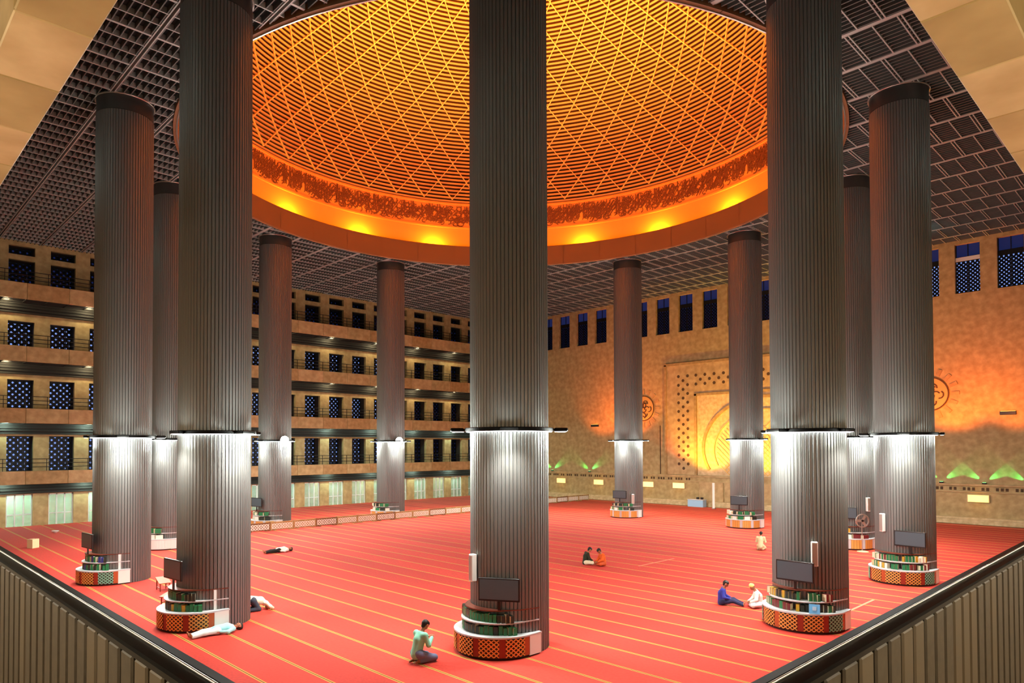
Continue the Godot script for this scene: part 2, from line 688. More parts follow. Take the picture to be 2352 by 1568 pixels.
func screen_mesh(w: float, h: float, pitch: float, bw: float) -> ArrayMesh:
	var st := ST()
	# two families of diagonal bars clipped to the rectangle, a pierced screen
	for s in [-1, 1]:
		var c := -h
		while c < w + h:
			var a := Vector2(c, 0)
			var pts := []
			# line x = c + s*y (in a frame where x in 0..w)
			var y0 := 0.0
			var y1 := h
			if s > 0:
				y0 = maxf(0.0, -c)
				y1 = minf(h, w - c)
			else:
				y0 = maxf(0.0, c - w)
				y1 = minf(h, c)
			if y1 - y0 > 0.02:
				bar(st, Vector3(c + s * y0 - w / 2, y0, 0), Vector3(c + s * y1 - w / 2, y1, 0), bw, 0.03, Vector3(0, 0, 1))
			c += pitch
	return st.commit()

func build_gallery_wall():
	var st := ST()
	var ww := 0.86
	var nb := 22
	var x_first := BAYX0 - MOD * 13
	var zb := WZ - 0.35
	# floor by floor: [window bottom, window top, wall top]
	var rows := [[0.0, 2.45, 3.3], [3.9, 6.95, 7.88], [8.6, 11.3, 12.5], [13.2, 15.8, 17.2], [18.0, 20.55, 20.95], [20.95, 21.65, 22.15]]
	# piers
	for i in nb + 1:
		var x := x_first + MOD * i
		var lo := x - MOD + ww if i > 0 else -31.5
		var hi := x - ww if i < nb else WX + 0.5
		box(st, Vector3(lo, 0, zb), Vector3(hi, 22.15, WZ))
	for i in nb:
		var x := x_first + MOD * i
		var last := 0.0
		for rw in rows:
			if rw[0] > last + 0.01:
				box(st, Vector3(x - ww, last, zb), Vector3(x + ww, rw[0], WZ))
			if rw[2] > rw[1] + 0.01:
				box(st, Vector3(x - ww, rw[1], zb), Vector3(x + ww, rw[2], WZ))
			last = rw[2]
	var wl := node("wall_left")
	struct(wl, "beige stone gallery wall with rows of windows")
	obj("piers", st, "stone", wl)
	# corridor behind, closes the room
	var bk := ST()
	box(bk, Vector3(-31.5, -0.4, WZ - 3.2), Vector3(WX + 0.5, 22.4, WZ - 3.0))
	obj("back_wall", bk, "stone_pale", wl)
	# windows
	var meshes := {}
	for key in ["mid", "top", "small"]:
		var h: float = {"mid": 3.05, "top": 2.55, "small": 0.7}[key]
		meshes[key] = screen_mesh(1.72, h, 0.42, 0.15)
	var pane := {}
	for ri in rows.size():
		var rw = rows[ri]
		var h: float = rw[1] - rw[0]
		for i in nb:
			var x := x_first + MOD * i
			if ri == 0:
				build_gallery_door(x, h, i)
				continue
			var w := node("window_%d" % (ri * 100 + i), Vector3(x, rw[0], WZ - 1.15))
			struct(w)
			if not pane.has(ri):
				var ps := ST()
				box(ps, Vector3(-0.86, 0, -0.10), Vector3(0.86, h, -0.06))
				var rs := ST()
				box(rs, Vector3(0.86, 0, -0.1), Vector3(0.9, h, 0.81))
				box(rs, Vector3(-0.9, 0, -0.1), Vector3(-0.86, h, 0.81))
				box(rs, Vector3(-0.9, h, -0.1), Vector3(0.9, h + 0.04, 0.81))
				box(rs, Vector3(-0.9, -0.04, -0.1), Vector3(0.9, 0, 0.81))
				var fs := ST()
				for fx in [-0.82, -0.05, 0.42, 0.82]:
					box(fs, Vector3(fx - 0.035, 0, 0.03), Vector3(fx + 0.035, h, 0.08))
				box(fs, Vector3(-0.86, h - 0.07, 0.03), Vector3(0.86, h, 0.08))
				if h > 1.5:
					box(fs, Vector3(-0.86, h * 0.62, 0.03), Vector3(0.86, h * 0.62 + 0.05, 0.08))
				var sc := screen_mesh(1.72, h, 0.46, 0.195)
				pane[ri] = [ps.commit(), rs.commit(), fs.commit(), sc]
			var bright := 0.0
			var pm := "night_pane_dim" if ri >= 4 or x > 16 else "night_pane"
			obj("pane", pane[ri][0], pm, w)
			obj("reveal", pane[ri][1], "reveal", w)
			obj("frame", pane[ri][2], "rail_dark", w)
			obj("screen", pane[ri][3], "screen_blue", w)
	# parapets with railings, slabs and dark lattice under each
	for f in 4:
		var g := node("balcony_gallery")
		tag(g, ["lowest gallery parapet with dark railing on the left wall", "second gallery parapet from below on the left wall", "third gallery parapet from below on the left wall", "topmost gallery parapet just under the ceiling on the left"][f], "balcony")
		var bot: float = BOTS[f]
		var top: float = TOPS[f]
		var pm := ST()
		cbox(pm, Vector3(0, (bot + top) / 2, 0), Vector3(MOD / 2 - 0.006, (top - bot) / 2, 0.13), Basis.IDENTITY, 0.02)
		var pmm := pm.commit()
		for i in nb + 1:
			var x := x_first + MOD * (i - 0.5)
			var o := obj("parapet_panel", pmm, ["stone", "stone_b", "stone_c"][rng.randi() % 3], g)
			o.position = Vector3(x, 0, -32.13)
		var sl := ST()
		box(sl, Vector3(-31.4, bot + 0.25, WZ), Vector3(WX, bot + 0.6, -32.26))
		obj("slab", sl, "ceiling_slab", g)
		var lt := ST()
		for k in 7:
			var z := -32.3 - k * 0.28
			box(lt, Vector3(-31.4, bot + 0.02, z - 0.03), Vector3(WX, bot + 0.25, z + 0.03))
		for k in 4:
			box(lt, Vector3(-31.4, bot - 0.78 + k * 0.22, WZ + 0.01), Vector3(WX, bot - 0.68 + k * 0.22, WZ + 0.22))
		box(lt, Vector3(-31.4, bot - 0.8, WZ + 0.005), Vector3(WX, bot + 0.2, WZ + 0.1))
		for i in nb * 2:
			var x := x_first + MOD * (i * 0.5 - 0.5)
			box(lt, Vector3(x - 0.03, bot + 0.0, WZ + 0.2), Vector3(x + 0.03, bot + 0.2, -32.3))
		stuff(obj("lattice", lt, "dark_lattice", g))
		var rl := ST()
		for hh in [0.3, 0.6, 0.9]:
			tube(rl, Vector3(-31.4, top + hh, -32.15), Vector3(WX, top + hh, -32.15), 0.028, 0.028, 6, false)
		for i in nb * 2 + 1:
			var x := x_first + MOD * (i * 0.5 - 0.5)
			box(rl, Vector3(x - 0.02, top - 0.02, -32.17), Vector3(x + 0.02, top + 0.9, -32.13))
		obj("railing", rl, "rail_dark", g)
		var disc := ST()
		lathe(disc, [Vector2(0.0, -0.05), Vector2(0.14, -0.05), Vector2(0.18, 0.0), Vector2(0.18, 0.06)], 16)
		var dm := disc.commit()
		for i in 12:
			var p := Vector3(x_first + MOD * (i * 2 - 0.5) + 0.3, bot + 0.19, -33.28)
			var lm := node("unseen_gallery_lamp", p)  # out of view in the lattice, placed to light the gallery wall
			tag(lm, "unseen round lamp under the " + ["lowest", "second", "third", "topmost"][f] + " gallery on the left wall", "lamp", "unseen lamps under the " + ["lowest", "second", "third", "topmost"][f] + " left gallery")
			obj("diffuser", dm, "lamp_soft", lm)
			var cold: bool = f < 2
			omni("unseen_gallery_light", p + Vector3(0, -0.22, 0), Color(0.85, 1.0, 0.92) if cold else Color(1.0, 0.92, 0.72), GAL_E * (1.2 if cold else 0.8), 0.2)

func build_gallery_door(x: float, h: float, i: int):
	var w := node("door_%d" % (i + 1), Vector3(x, 0, WZ - 0.2))
	struct(w)
	var fr := ST()
	for fx in [-0.82, -0.28, 0.28, 0.82]:
		box(fr, Vector3(fx - 0.05, 0, -0.05), Vector3(fx + 0.05, h, 0.05))
	box(fr, Vector3(-0.86, h - 0.1, -0.05), Vector3(0.86, h, 0.05))
	box(fr, Vector3(-0.77, 0.85, -0.03), Vector3(0.77, 0.93, 0.03))
	obj("frame", fr, "white_paint", w)
	var pn := ST()
	box(pn, Vector3(-0.82, 0.0, -0.015), Vector3(0.82, h - 0.1, 0.0))
	var gm
	if not M.has("door_glass"):
		gm = StandardMaterial3D.new()
		gm.resource_name = "door_glass"
		gm.transparency = BaseMaterial3D.TRANSPARENCY_ALPHA
		gm.albedo_color = Color(0.75, 0.95, 0.92, 0.25)
		gm.roughness = 0.08
		M["door_glass"] = gm
	obj("pane", pn, "door_glass", w)
	# unseen lobby lamp, placed to brighten the doors from behind
	if i % 2 == 0:
		var st := ST()
		box(st, Vector3(-0.6, 2.75, -1.6), Vector3(0.6, 2.8, -1.3))
		var t := obj("unseen_lobby_light", st, "hall_glow")
		t.position = w.position
		tag(t, "unseen cool white light in the lobby behind the ground floor doors", "lamp", "unseen lobby lights behind the gallery doors")
		var col := Color(0.70, 0.98, 1.0) if x < 4 else Color(0.9, 1.0, 0.85)
		omni("unseen_lobby_omni", w.position + Vector3(0, 2.5, -1.4), col, 9.0 if x < -8 else 4.0, 0.3)

# ------------------------------------------------------------------ prayer wall
func build_prayer_wall():
	var wl := node("wall_right")
	struct(wl, "tall beige carved prayer wall with high windows")
	var st := ST()
	var ww := 0.82
	var zs := []
	var z := -24.13 - MOD * 0.98 * 3
	while z < 29:
		zs.append(z)
		z += 2.715
	var xo := WX + 0.45
	box(st, Vector3(WX, 0, WZ - 0.4), Vector3(xo, 17.82, 31.5))
	box(st, Vector3(WX, 21.65, WZ - 0.4), Vector3(xo, 22.15, 31.5))
	var last := WZ - 0.4
	for zc in zs:
		box(st, Vector3(WX, 17.82, last), Vector3(xo, 21.65, zc - ww))
		last = zc + ww
	box(st, Vector3(WX, 17.82, last), Vector3(xo, 21.65, 31.5))
	obj("stone_face", st, "stone", wl)
	var h := 3.83
	var ps := ST()
	box(ps, Vector3(0, 0, -ww - 0.05), Vector3(0.06, h - 1.3, ww + 0.05))
	var ps2 := ST()
	box(ps2, Vector3(0, h - 1.3, -ww - 0.05), Vector3(0.06, h, ww + 0.05))
	var pm2 := ps2.commit()
	var fs := ST()
	box(fs, Vector3(-0.08, h - 1.35, -ww), Vector3(-0.02, h - 0.95, ww))
	for fz in [-ww + 0.04, 0.0, ww - 0.04]:
		box(fs, Vector3(-0.08, 0, fz - 0.03), Vector3(-0.02, h, fz + 0.03))
	box(fs, Vector3(-0.08, 0, -ww), Vector3(-0.02, 0.06, ww))
	var cb := ST()
	box(cb, Vector3(-0.1, h - 1.3, -ww), Vector3(-0.085, h - 0.98, ww))
	var cbm := cb.commit()
	var sc := screen_mesh(ww * 2, h - 1.35, 0.30, 0.125)
	var pm := ps.commit()
	var fm := fs.commit()
	var idx := 0
	for zc in zs:
		idx += 1
		var w := node("window_%d" % (600 + idx), Vector3(xo - 0.08, 17.82, zc))
		struct(w)
		obj("pane", pm, "night_pane_dim" if zc < 10 else "night_pane", w)  # right-hand lower panes glow in place of a bright pale lattice
		obj("pane", pm2, "night_pane_dim", w)
		obj("frame", fm, "rail_dark", w)
		if zc > 14 and zc < 17.5:
			obj("lit_crossbar", cbm, "white_paint", w)  # white colour stands in for the light on this one crossbar
		var s := obj("screen", sc, "screen_blue", w)
		s.rotation.y = -PI / 2
		s.position = Vector3(-0.06, 0, 0)
	# plinth, ledge, frieze
	var pl := ST()
	box(pl, Vector3(WX - 0.5, 0, WZ), Vector3(WX, 0.34, 31))
	box(pl, Vector3(WX - 0.28, 0.34, WZ), Vector3(WX, 0.5, 31))
	obj("plinth", pl, "stone_pale", wl)
	var lg := ST()
	box(lg, Vector3(WX - 0.22, 2.9, WZ), Vector3(WX, 3.05, 31))
	box(lg, Vector3(WX - 0.12, 2.38, WZ), Vector3(WX, 2.46, 31))
	obj("ledge", lg, "stone_c", wl)
	var dk := ST()
	var zz := -28.0
	var k := 0
	while zz < 28:
		if absf(zz - 0.5) > 7.5:
			if k % 7 != 3 and k % 7 != 6:
				box(dk, Vector3(WX - 0.035, 2.55, zz), Vector3(WX + 0.01, 2.78, zz + 0.17))
		zz += 0.3
		k += 1
	obj("frieze_squares", dk, "groove", wl)
	# mihrab frame
	var mz := 0.5
	var mh := node("mihrab_niche", Vector3(WX, 0, mz))
	tag(mh, "large carved prayer niche frame with pierced border on the right wall", "niche")
	var fr := ST()
	var proud := -0.14
	# border slab pieces (outer 10.6, inner 7.15)
	box(fr, Vector3(proud, 3.1, -10.55), Vector3(0, 14.35, -7.15))
	box(fr, Vector3(proud, 3.1, 7.15), Vector3(0, 14.35, 10.55))
	box(fr, Vector3(proud, 11.15, -7.15), Vector3(0, 14.35, 7.15))
	obj("border", fr, "stone_c", mh)
	var ed := ST()
	box(ed, Vector3(proud - 0.1, 3.1, -10.75), Vector3(0, 14.5, -10.5))
	box(ed, Vector3(proud - 0.1, 3.1, 10.5), Vector3(0, 14.5, 10.75))
	box(ed, Vector3(proud - 0.1, 14.35, -10.75), Vector3(0, 14.6, 10.75))
	box(ed, Vector3(proud - 0.08, 3.1, -7.3), Vector3(0, 11.3, -7.05))
	box(ed, Vector3(proud - 0.08, 3.1, 7.05), Vector3(0, 11.3, 7.3))
	box(ed, Vector3(proud - 0.08, 11.1, -7.3), Vector3(0, 11.35, 7.3))
	obj("edge_moulding", ed, "stone_b", mh)
	var hole := ST()
	for i in 6:
		var t0 := TAU * i / 6
		var t1 := TAU * (i + 1) / 6
		tri(hole, Vector3(0, 0, 0), Vector3(0, sin(t0), cos(t0)) * 0.17, Vector3(0, sin(t1), cos(t1)) * 0.17)
		quad(hole, Vector3(0, sin(t0), cos(t0)) * 0.17, Vector3(0.03, sin(t0) * 0.17, cos(t0) * 0.17), Vector3(0.03, sin(t1) * 0.17, cos(t1) * 0.17), Vector3(0, sin(t1), cos(t1)) * 0.17)
	var hm := hole.commit()
	var spots := []
	for i in 11:
		for sd in [-1, 1]:
			for cc in [9.1, 8.05]:
				spots.append(Vector2(13.2 - i * 0.9, sd * cc))
			spots.append(Vector2(12.75 - i * 0.9, sd * 8.57))
	for i in 15:
		spots.append(Vector2(13.2, -7.1 + i * 1.0))
		spots.append(Vector2(12.3, -7.1 + i * 1.0))
		spots.append(Vector2(12.75, -6.6 + i * 1.0))
	for p in spots:
		var o := obj("piercing", hm, "groove", mh)
		o.position = Vector3(proud - 0.012, p.x, p.y)
	# niche field: recessed arch ring and lattice
	var fld := ST()
	box(fld, Vector3(-0.05, 3.1, -7.05), Vector3(0, 11.1, 7.05))
	obj("niche_field", fld, "stone_pale", mh)
	var arch := ST()
	var last_o := Vector3.ZERO
	var last_i := Vector3.ZERO
	var N := 48
	var first := true
	for i in N + 1:
		var t := lerpf(-0.45, PI + 0.45, float(i) / N)
		var p := Vector3(-0.1, 5.8 + sin(t) * 4.9, cos(t) * 6.35)
		if not first:
			bar(arch, last_o, p, 0.28, 0.2, Vector3(-1, 0, 0))
		last_o = p
		first = false
	obj("arch_band", arch, "stone_b", mh)
	var ar2 := ST()
	first = true
	for i in N + 1:
		var t := lerpf(-0.4, PI + 0.4, float(i) / N)
		var p := Vector3(-0.09, 5.6 + sin(t) * 3.9, cos(t) * 5.2)
		if not first:
			bar(ar2, last_i, p, 0.12, 0.12, Vector3(-1, 0, 0))
		last_i = p
		first = false
	obj("arch_inner_band", ar2, "gold", mh)
	var lat := ST()
	for i in 20:
		for s in [-1, 1]:
			var cz := -4.6 + i * 0.48
			var a := Vector3(-0.07, 3.2, cz)
			var b := Vector3(-0.07, 3.2 + 5.2, cz + s * 5.2)
			# clip to the inner arch ellipse
			var t0 := -1.0
			var t1 := -1.0
			for q in 41:
				var p := a.lerp(b, q / 40.0)
				var inside := pow(p.z / 5.0, 2) + pow((p.y - 5.6) / 3.7, 2) < 1.0
				if inside and t0 < 0:
					t0 = q / 40.0
				if inside:
					t1 = q / 40.0
			if t1 > t0 and t0 >= 0:
				bar(lat, a.lerp(b, t0), a.lerp(b, t1), 0.07, 0.06, Vector3(-1, 0, 0))
	stuff(obj("arch_lattice", lat, "gold", mh))
	# lower doors of the niche
	var low := ST()
	for i in 5:
		cbox(low, Vector3(-0.05, 1.45, -5.6 + i * 2.8), Vector3(0.05, 0.95, 1.32), Basis.IDENTITY, 0.03)
	obj("lower_panel", low, "stone_c", mh)
	# vertical groove left of the frame
	var gv := ST()
	for s in [-11.4, 11.4]:
		box(gv, Vector3(-0.03, 3.1, s - 0.05), Vector3(0, 8.2, s + 0.05))
	obj("groove", gv, "groove", mh)
	# round calligraphy medallions
	for s in [-1, 1]:
		var mo := node("medallion", Vector3(WX, 10.1, mz + s * 13.45))
		tag(mo, "round carved calligraphy medallion left of the prayer niche" if s < 0 else "round carved calligraphy medallion on the wall right of the prayer niche", "medallion")
		var disc := ST()
		var ring := ST()
		var pet := ST()
		for i in 32:
			var t0 := TAU * i / 32
			var t1 := TAU * (i + 1) / 32
			var e0 := Vector3(0, sin(t0), cos(t0))
			var e1 := Vector3(0, sin(t1), cos(t1))
			var off := Vector3(-0.06, 0, 0)
			tri(disc, off, off + e0 * 1.35, off + e1 * 1.35)
			quad(disc, off + e0 * 1.35, e0 * 1.4, e1 * 1.4, off + e1 * 1.35)
			bar(ring, Vector3(-0.08, 0, 0) + e0 * 1.32, Vector3(-0.08, 0, 0) + e1 * 1.32, 0.09, 0.06, Vector3(-1, 0, 0))
			if i % 2 == 0:
				pet = ST()
				bar(pet, Vector3(-0.03, 0, 0) + e0 * 1.5, Vector3(-0.03, 0, 0) + e0 * 2.05, 0.26, 0.06, Vector3(-1, 0, 0))
				obj("petal", pet, "stone_b", mo)
		obj("disc", disc, "gold", mo)
		obj("ring", ring, "groove", mo)
		var sw := ST()
		var g := RandomNumberGenerator.new()
		g.seed = 5
		for i in 12:
			var a := g.randf() * TAU
			var rr := g.randf_range(0.1, 0.8)
			var c := Vector3(-0.09, sin(a) * rr, cos(a) * rr)
			var l2 := c
			var b0 := g.randf() * TAU
			for k3 in 5:
				var p := c + Vector3(0, sin(b0 + k3 * 0.7), cos(b0 + k3 * 0.7)) * 0.3
				if k3 > 0:
					bar(sw, l2, p, 0.09, 0.05, Vector3(-1, 0, 0))
				l2 = p
		obj("script", sw, "groove", mo)
	# slot lamps, glowing panels, green uplights
	var slot_names := ["dark slot lamp on the prayer wall left of the medallion", "dark slot lamp on the prayer wall at the right edge of the photo"]
	var q2 := 0
	for zc in [-19.5, 19.05]:
		var sl := node("slot_lamp", Vector3(WX - 0.12, 8.4, zc))
		tag(sl, slot_names[q2], "lamp")
		q2 += 1
		var b := ST()
		cbox(b, Vector3.ZERO, Vector3(0.12, 0.13, 0.5), Basis.IDENTITY, 0.02)
		obj("housing", b, "black", sl)
		var b2 := ST()
		box(b2, Vector3(-0.1, 0.13, -0.45), Vector3(0.1, 0.15, 0.45))
		obj("lens", b2, "lamp_amber", sl)
	for a in [[15.4, 14.0], [-14.9, 12.0], [19.5, 8.0], [-18.5, 5.0]]:
		spot("unseen_amber_spot", Vector3(WX - 3.4, 7.4, a[0]), Vector3(WX, 10.6, a[0] + 0.3), Color(1.0, 0.47, 0.15), a[1] * 4.5, 52.0, 0.3)  # unseen source without a fixture, placed for the amber glow on the wall
	for a in [-5.2, 0.5, 6.2]:
		spot("unseen_niche_spot", Vector3(WX - 3.4, 3.0, a), Vector3(WX, 8.2, a), Color(1.0, 0.74, 0.14), 110.0, 50.0, 0.3)  # unseen source, placed to light the niche yellow
	for a in [-7.5, 8.5]:
		spot("unseen_border_spot", Vector3(WX - 1.8, 4.2, a), Vector3(WX, 8.8, a * 1.1), Color(1.0, 0.45, 0.16), 22.0, 55.0, 0.2)  # unseen source, placed to warm the niche border
	var cq := 0
	for cp in [Vector3(27.0, 20.9, 14.1), Vector3(17.5, 20.9, 9.6)]:
		var cl := node("unseen_ceiling_floodlight", cp)  # fixture for an unseen source, placed for the cyan light on the ceiling
		tag(cl, ["unseen floodlight giving the ceiling its cyan light by the high right windows", "unseen floodlight giving the ceiling its cyan light behind the half hidden right column"][cq], "lamp")
		cq += 1
		var a := ST()
		cbox(a, Vector3(0, 0, 0), Vector3(0.2, 0.07, 0.2), Basis.IDENTITY, 0.02)
		tube(a, Vector3(0.1, 0.0, 0), Vector3(0.1, 1.1, 0), 0.02, 0.02, 8)
		obj("housing", a, "black", cl)
		var b := ST()
		box(b, Vector3(-0.16, 0.07, -0.16), Vector3(0.05, 0.085, 0.16))
		obj("lens", b, "hall_glow", cl)
		spot("unseen_ceiling_spot", cp + Vector3(-0.05, 0.15, 0), cp + Vector3(0.3, 2.0, 0.6), Color(0.6, 1.0, 1.0), 4.0, 68.0, 0.2)
	var nl := ["first from the far corner", "second from the far corner", "between the two far columns", "at the foot of the niche frame", "on the bare wall right of the niche"]
	q2 = 0
	for zc in [-24.6, -19.0, -12.4, -8.7, 17.1]:
		var lp := node("glow_panel", Vector3(WX - 0.1, 1.95, zc))
		tag(lp, "yellow glowing wall panel light, " + nl[q2], "lamp")
		q2 += 1
		var a := ST()
		cbox(a, Vector3(0.02, 0, 0), Vector3(0.06, 0.30, 0.72), Basis.IDENTITY, 0.02)
		obj("frame", a, "cream", lp)
		var b := ST()
		box(b, Vector3(-0.06, -0.26, -0.66), Vector3(-0.045, 0.26, 0.66))
		obj("diffuser", b, "lamp_yellow", lp)
		omni("panel_light", lp.position + Vector3(-0.35, 0, 0), Color(1.0, 0.75, 0.2), 0.5, 0.3)
	var gl := ["left end of the ledge near the far corner", "left part of the ledge before the far pair of columns", "ledge beside the right hand medallion", "middle of the ledge at the right", "right end of the ledge at the photo's edge"]
	q2 = 0
	for zc in [-26.0, -20.3, 14.7, 17.5, 20.2]:
		var lp := node("green_uplight", Vector3(WX - 0.13, 3.05, zc))
		tag(lp, "small green uplight, " + gl[q2], "lamp")
		q2 += 1
		var a := ST()
		cbox(a, Vector3(0, 0.06, 0), Vector3(0.07, 0.06, 0.14), Basis.IDENTITY, 0.015)
		obj("housing", a, "rail_dark", lp)
		var b := ST()
		box(b, Vector3(-0.05, 0.12, -0.11), Vector3(0.05, 0.135, 0.11))
		obj("lens", b, "lamp_green", lp)
		for s in [-1, 1]:
			spot("green_spot", lp.position + Vector3(-0.06, 0.2, 0), lp.position + Vector3(0.16, 1.0, s * 1.25), Color(0.25, 1.0, 0.5), 9.0, 17.0, 0.03)

# ------------------------------------------------------------------ near balcony (where the camera stands)
func build_near_balcony():
	# outer walls behind the camera
	var a := ST()
	box(a, Vector3(-31.8, 0, WZ - 3.0), Vector3(-31.4, 22.4, 31.5))
	struct(obj("wall_near_left", a, "stone_b"), "stone wall behind the near left gallery")
	var b := ST()
	box(b, Vector3(-31.8, 0, 31.1), Vector3(WX + 0.5, 22.4, 31.5))
	struct(obj("wall_near_right", b, "stone_b"), "stone wall behind the near right gallery")
	var fl := ST()
	box(fl, Vector3(-31.4, 3.7, WZ), Vector3(-28.62, 4.3, 31.1))
	box(fl, Vector3(-28.62, 3.7, 28.54), Vector3(WX, 4.3, 31.1))
	struct(obj("floor_gallery", fl, "stone_b"), "stone floor of the near gallery")
	# ceiling slab of this gallery level
	var cs := ST()
	box(cs, Vector3(-31.4, 8.75, WZ), Vector3(-28.85, 9.0, 31.1))
	box(cs, Vector3(-28.85, 8.75, 28.83), Vector3(WX, 9.0, 31.1))
	struct(obj("ceiling_gallery", cs, "ceiling_slab"), "dark underside of the gallery above")
	# beam overhead, panelled
	var pan := ST()
	cbox(pan, Vector3(0, 8.47, 0), Vector3(0.15, 0.62, 0.3225), Basis.IDENTITY, 0.006)
	var pm := pan.commit()
	var names := ["beige stone beam crossing overhead at top left", "beige stone beam crossing overhead at top right"]
	for s in 2:
		var g := node("overhead_beam")
		tag(g, names[s], "beam")
		var core := ST()
		if s == 0:
			box(core, Vector3(-28.82, 7.88, WZ + 3), Vector3(-28.58, 9.05, 28.55))
		else:
			box(core, Vector3(-28.5, 7.88, 28.56), Vector3(WX, 9.05, 28.80))
		obj("core", core, "groove", g)
		for i in 30:
			var o := obj("beam_panel", pm, ["stone", "stone_c", "stone_pale"][rng.randi() % 3], g)
			if s == 0:
				o.position = Vector3(-28.70, 0, 28.18 - 0.65 * (i + 0.0))
			else:
				o.rotation.y = PI / 2
				o.position = Vector3(-28.25 + 0.65 * i, 0, 28.68)
	# handrails and vertical boards
	var rn := ["black handrail with vertical slats in the lower left corner", "black handrail with vertical slats in the lower right corner"]
	var slat := ST()
	cbox(slat, Vector3(0, 4.80, 0), Vector3(0.015, 0.46, 0.064), Basis.IDENTITY, 0.008)
	var sm := slat.commit()
	for s in 2:
		var g := node("balcony_railing")
		tag(g, rn[s], "railing")
		var L := 26.0
		# local frame: x outwards into the hall, z along; build along -Z for the left one, +X for the right one
		var org := Vector3(-28.56, 0, 28.48) 
		var along := Vector3(0, 0, -1) if s == 0 else Vector3(1, 0, 0)
		var inw := Vector3(-1, 0, 0) if s == 0 else Vector3(0, 0, 1)
		var prof := [Vector2(-0.065, 5.15), Vector2(-0.065, 5.285), Vector2(-0.055, 5.30), Vector2(-0.022, 5.301), Vector2(-0.016, 5.295), Vector2(0.04, 5.291), Vector2(0.05, 5.285), Vector2(0.052, 5.268), Vector2(0.045, 5.262), Vector2(0.0, 5.262), Vector2(0.0, 5.15), Vector2(-0.065, 5.15)]
		var st := ST()
		for i in prof.size() - 1:
			var p: Vector2 = prof[i]
			var q: Vector2 = prof[i + 1]
			var p3 := org + inw * p.x + Vector3.UP * p.y
			var q3 := org + inw * q.x + Vector3.UP * q.y
			quad(st, p3, q3, q3 + along * L, p3 + along * L)
		obj("handrail", st, "rail_black", g)
		var rd := ST()
		tube(rd, org + inw * -0.012 + Vector3.UP * 5.299, org + inw * -0.012 + Vector3.UP * 5.299 + along * L, 0.005, 0.005, 8, false)
		obj("highlight_bead", rd, "trim_steel", g)  # bright bead stands in for the highlight running along the rail
		var bs := ST()
		var bl := org + inw * -0.02
		bar(bs, bl + Vector3.UP * 4.33, bl + Vector3.UP * 4.33 + along * L, 0.06, 0.06)
		var bb := org + inw * -0.005
		bar(bs, bb + Vector3.UP * 4.75, bb + Vector3.UP * 4.75 + along * L, 0.02, 0.8)
		obj("back_board", bs, "rail_black", g)
		for i in 110:
			var o := obj("slat", sm, "slat_metal" if rng.randf() < 0.6 else "slat_metal_b", g)
			o.position = org + inw * 0.03 + along * (0.1 + 0.158 * i)
			o.rotation.y = 0.0 if s == 0 else PI / 2
	# outer fascia under the near railing
	var fa := ST()
	box(fa, Vector3(-28.62, 3.3, WZ + 3), Vector3(-28.5, 4.3, 28.42))
	box(fa, Vector3(-28.62, 3.3, 28.42), Vector3(WX, 4.3, 28.54))
	struct(obj("trim_1", fa, "stone"), "stone edge of the near gallery floor")
	# upper near galleries, out of the photo but part of the room
	for f in [2, 3]:
		var pb := ST()
		box(pb, Vector3(-28.85, BOTS[f], WZ + 3), Vector3(-28.55, TOPS[f], 28.83))
		box(pb, Vector3(-28.55, BOTS[f], 28.53), Vector3(WX, TOPS[f], 28.83))
		struct(obj("trim_2", pb, "stone"), "stone parapet of an upper near gallery")
		var pf := ST()
		box(pf, Vector3(-31.4, BOTS[f] + 0.8, WZ), Vector3(-28.85, BOTS[f] + 1.1, 31.1))
		box(pf, Vector3(-28.85, BOTS[f] + 0.8, 28.83), Vector3(WX, BOTS[f] + 1.1, 31.1))
		struct(obj("floor_gallery", pf, "ceiling_slab"), "floor of an upper near gallery")
	# added fill lamps behind the camera, neutral against the red carpet bounce
	var disc := ST()
	lathe(disc, [Vector2(0.0, -0.05), Vector2(0.16, -0.05), Vector2(0.2, 0.0), Vector2(0.2, 0.08)], 18)
	var dm := disc.commit()
	for f in [1, 2, 3]:
		var y: float = [8.68, 13.2, 17.9, 21.9][f]
		for i in 7:
			for sd in 2:
				var p := Vector3(-29.1, y, 24.0 - 8.6 * i) if sd == 0 else Vector3(-24.0 + 8.6 * i, y, 29.1)
				var lm := node("unseen_gallery_lamp", p)
				tag(lm, "added fill lamp under the near galleries, out of view behind the camera", "lamp", "added fill lamps of the near galleries")
				obj("diffuser", dm, "lamp_soft", lm)
				var en: float = NEAR_E if f > 0 else 1.0
				omni("unseen_gallery_light", p + Vector3(0.0, -0.3, 0.0), Color(0.95, 1.0, 0.95) if f > 0 else Color(1.0, 0.86, 0.64), en, 0.25)

	# unseen wall lamps behind the camera, placed to light the beams and slats
	var sc := ST()
	lathe(sc, [Vector2(0.02, -0.16), Vector2(0.1, -0.1), Vector2(0.12, 0.12), Vector2(0.1, 0.12)], 14)
	var scm := sc.commit()
	for i in 8:
		for sd in 2:
			var p := Vector3(-31.2, 6.0, 27.0 - 4.0 * i) if sd == 0 else Vector3(-27.0 + 4.0 * i, 6.0, 30.9)
			var lm := node("unseen_wall_lamp", p)
			tag(lm, "unseen warm wall lamp behind the camera, lighting the beams and railing", "lamp", "unseen wall lamps of the near gallery")
			obj("shade", scm, "lamp_soft", lm)
			omni("unseen_wall_light", p + (Vector3(0.25, 0.05, 0) if sd == 0 else Vector3(0, 0.05, -0.25)), Color(1.0, 0.94, 0.82), 4.2, 0.1)

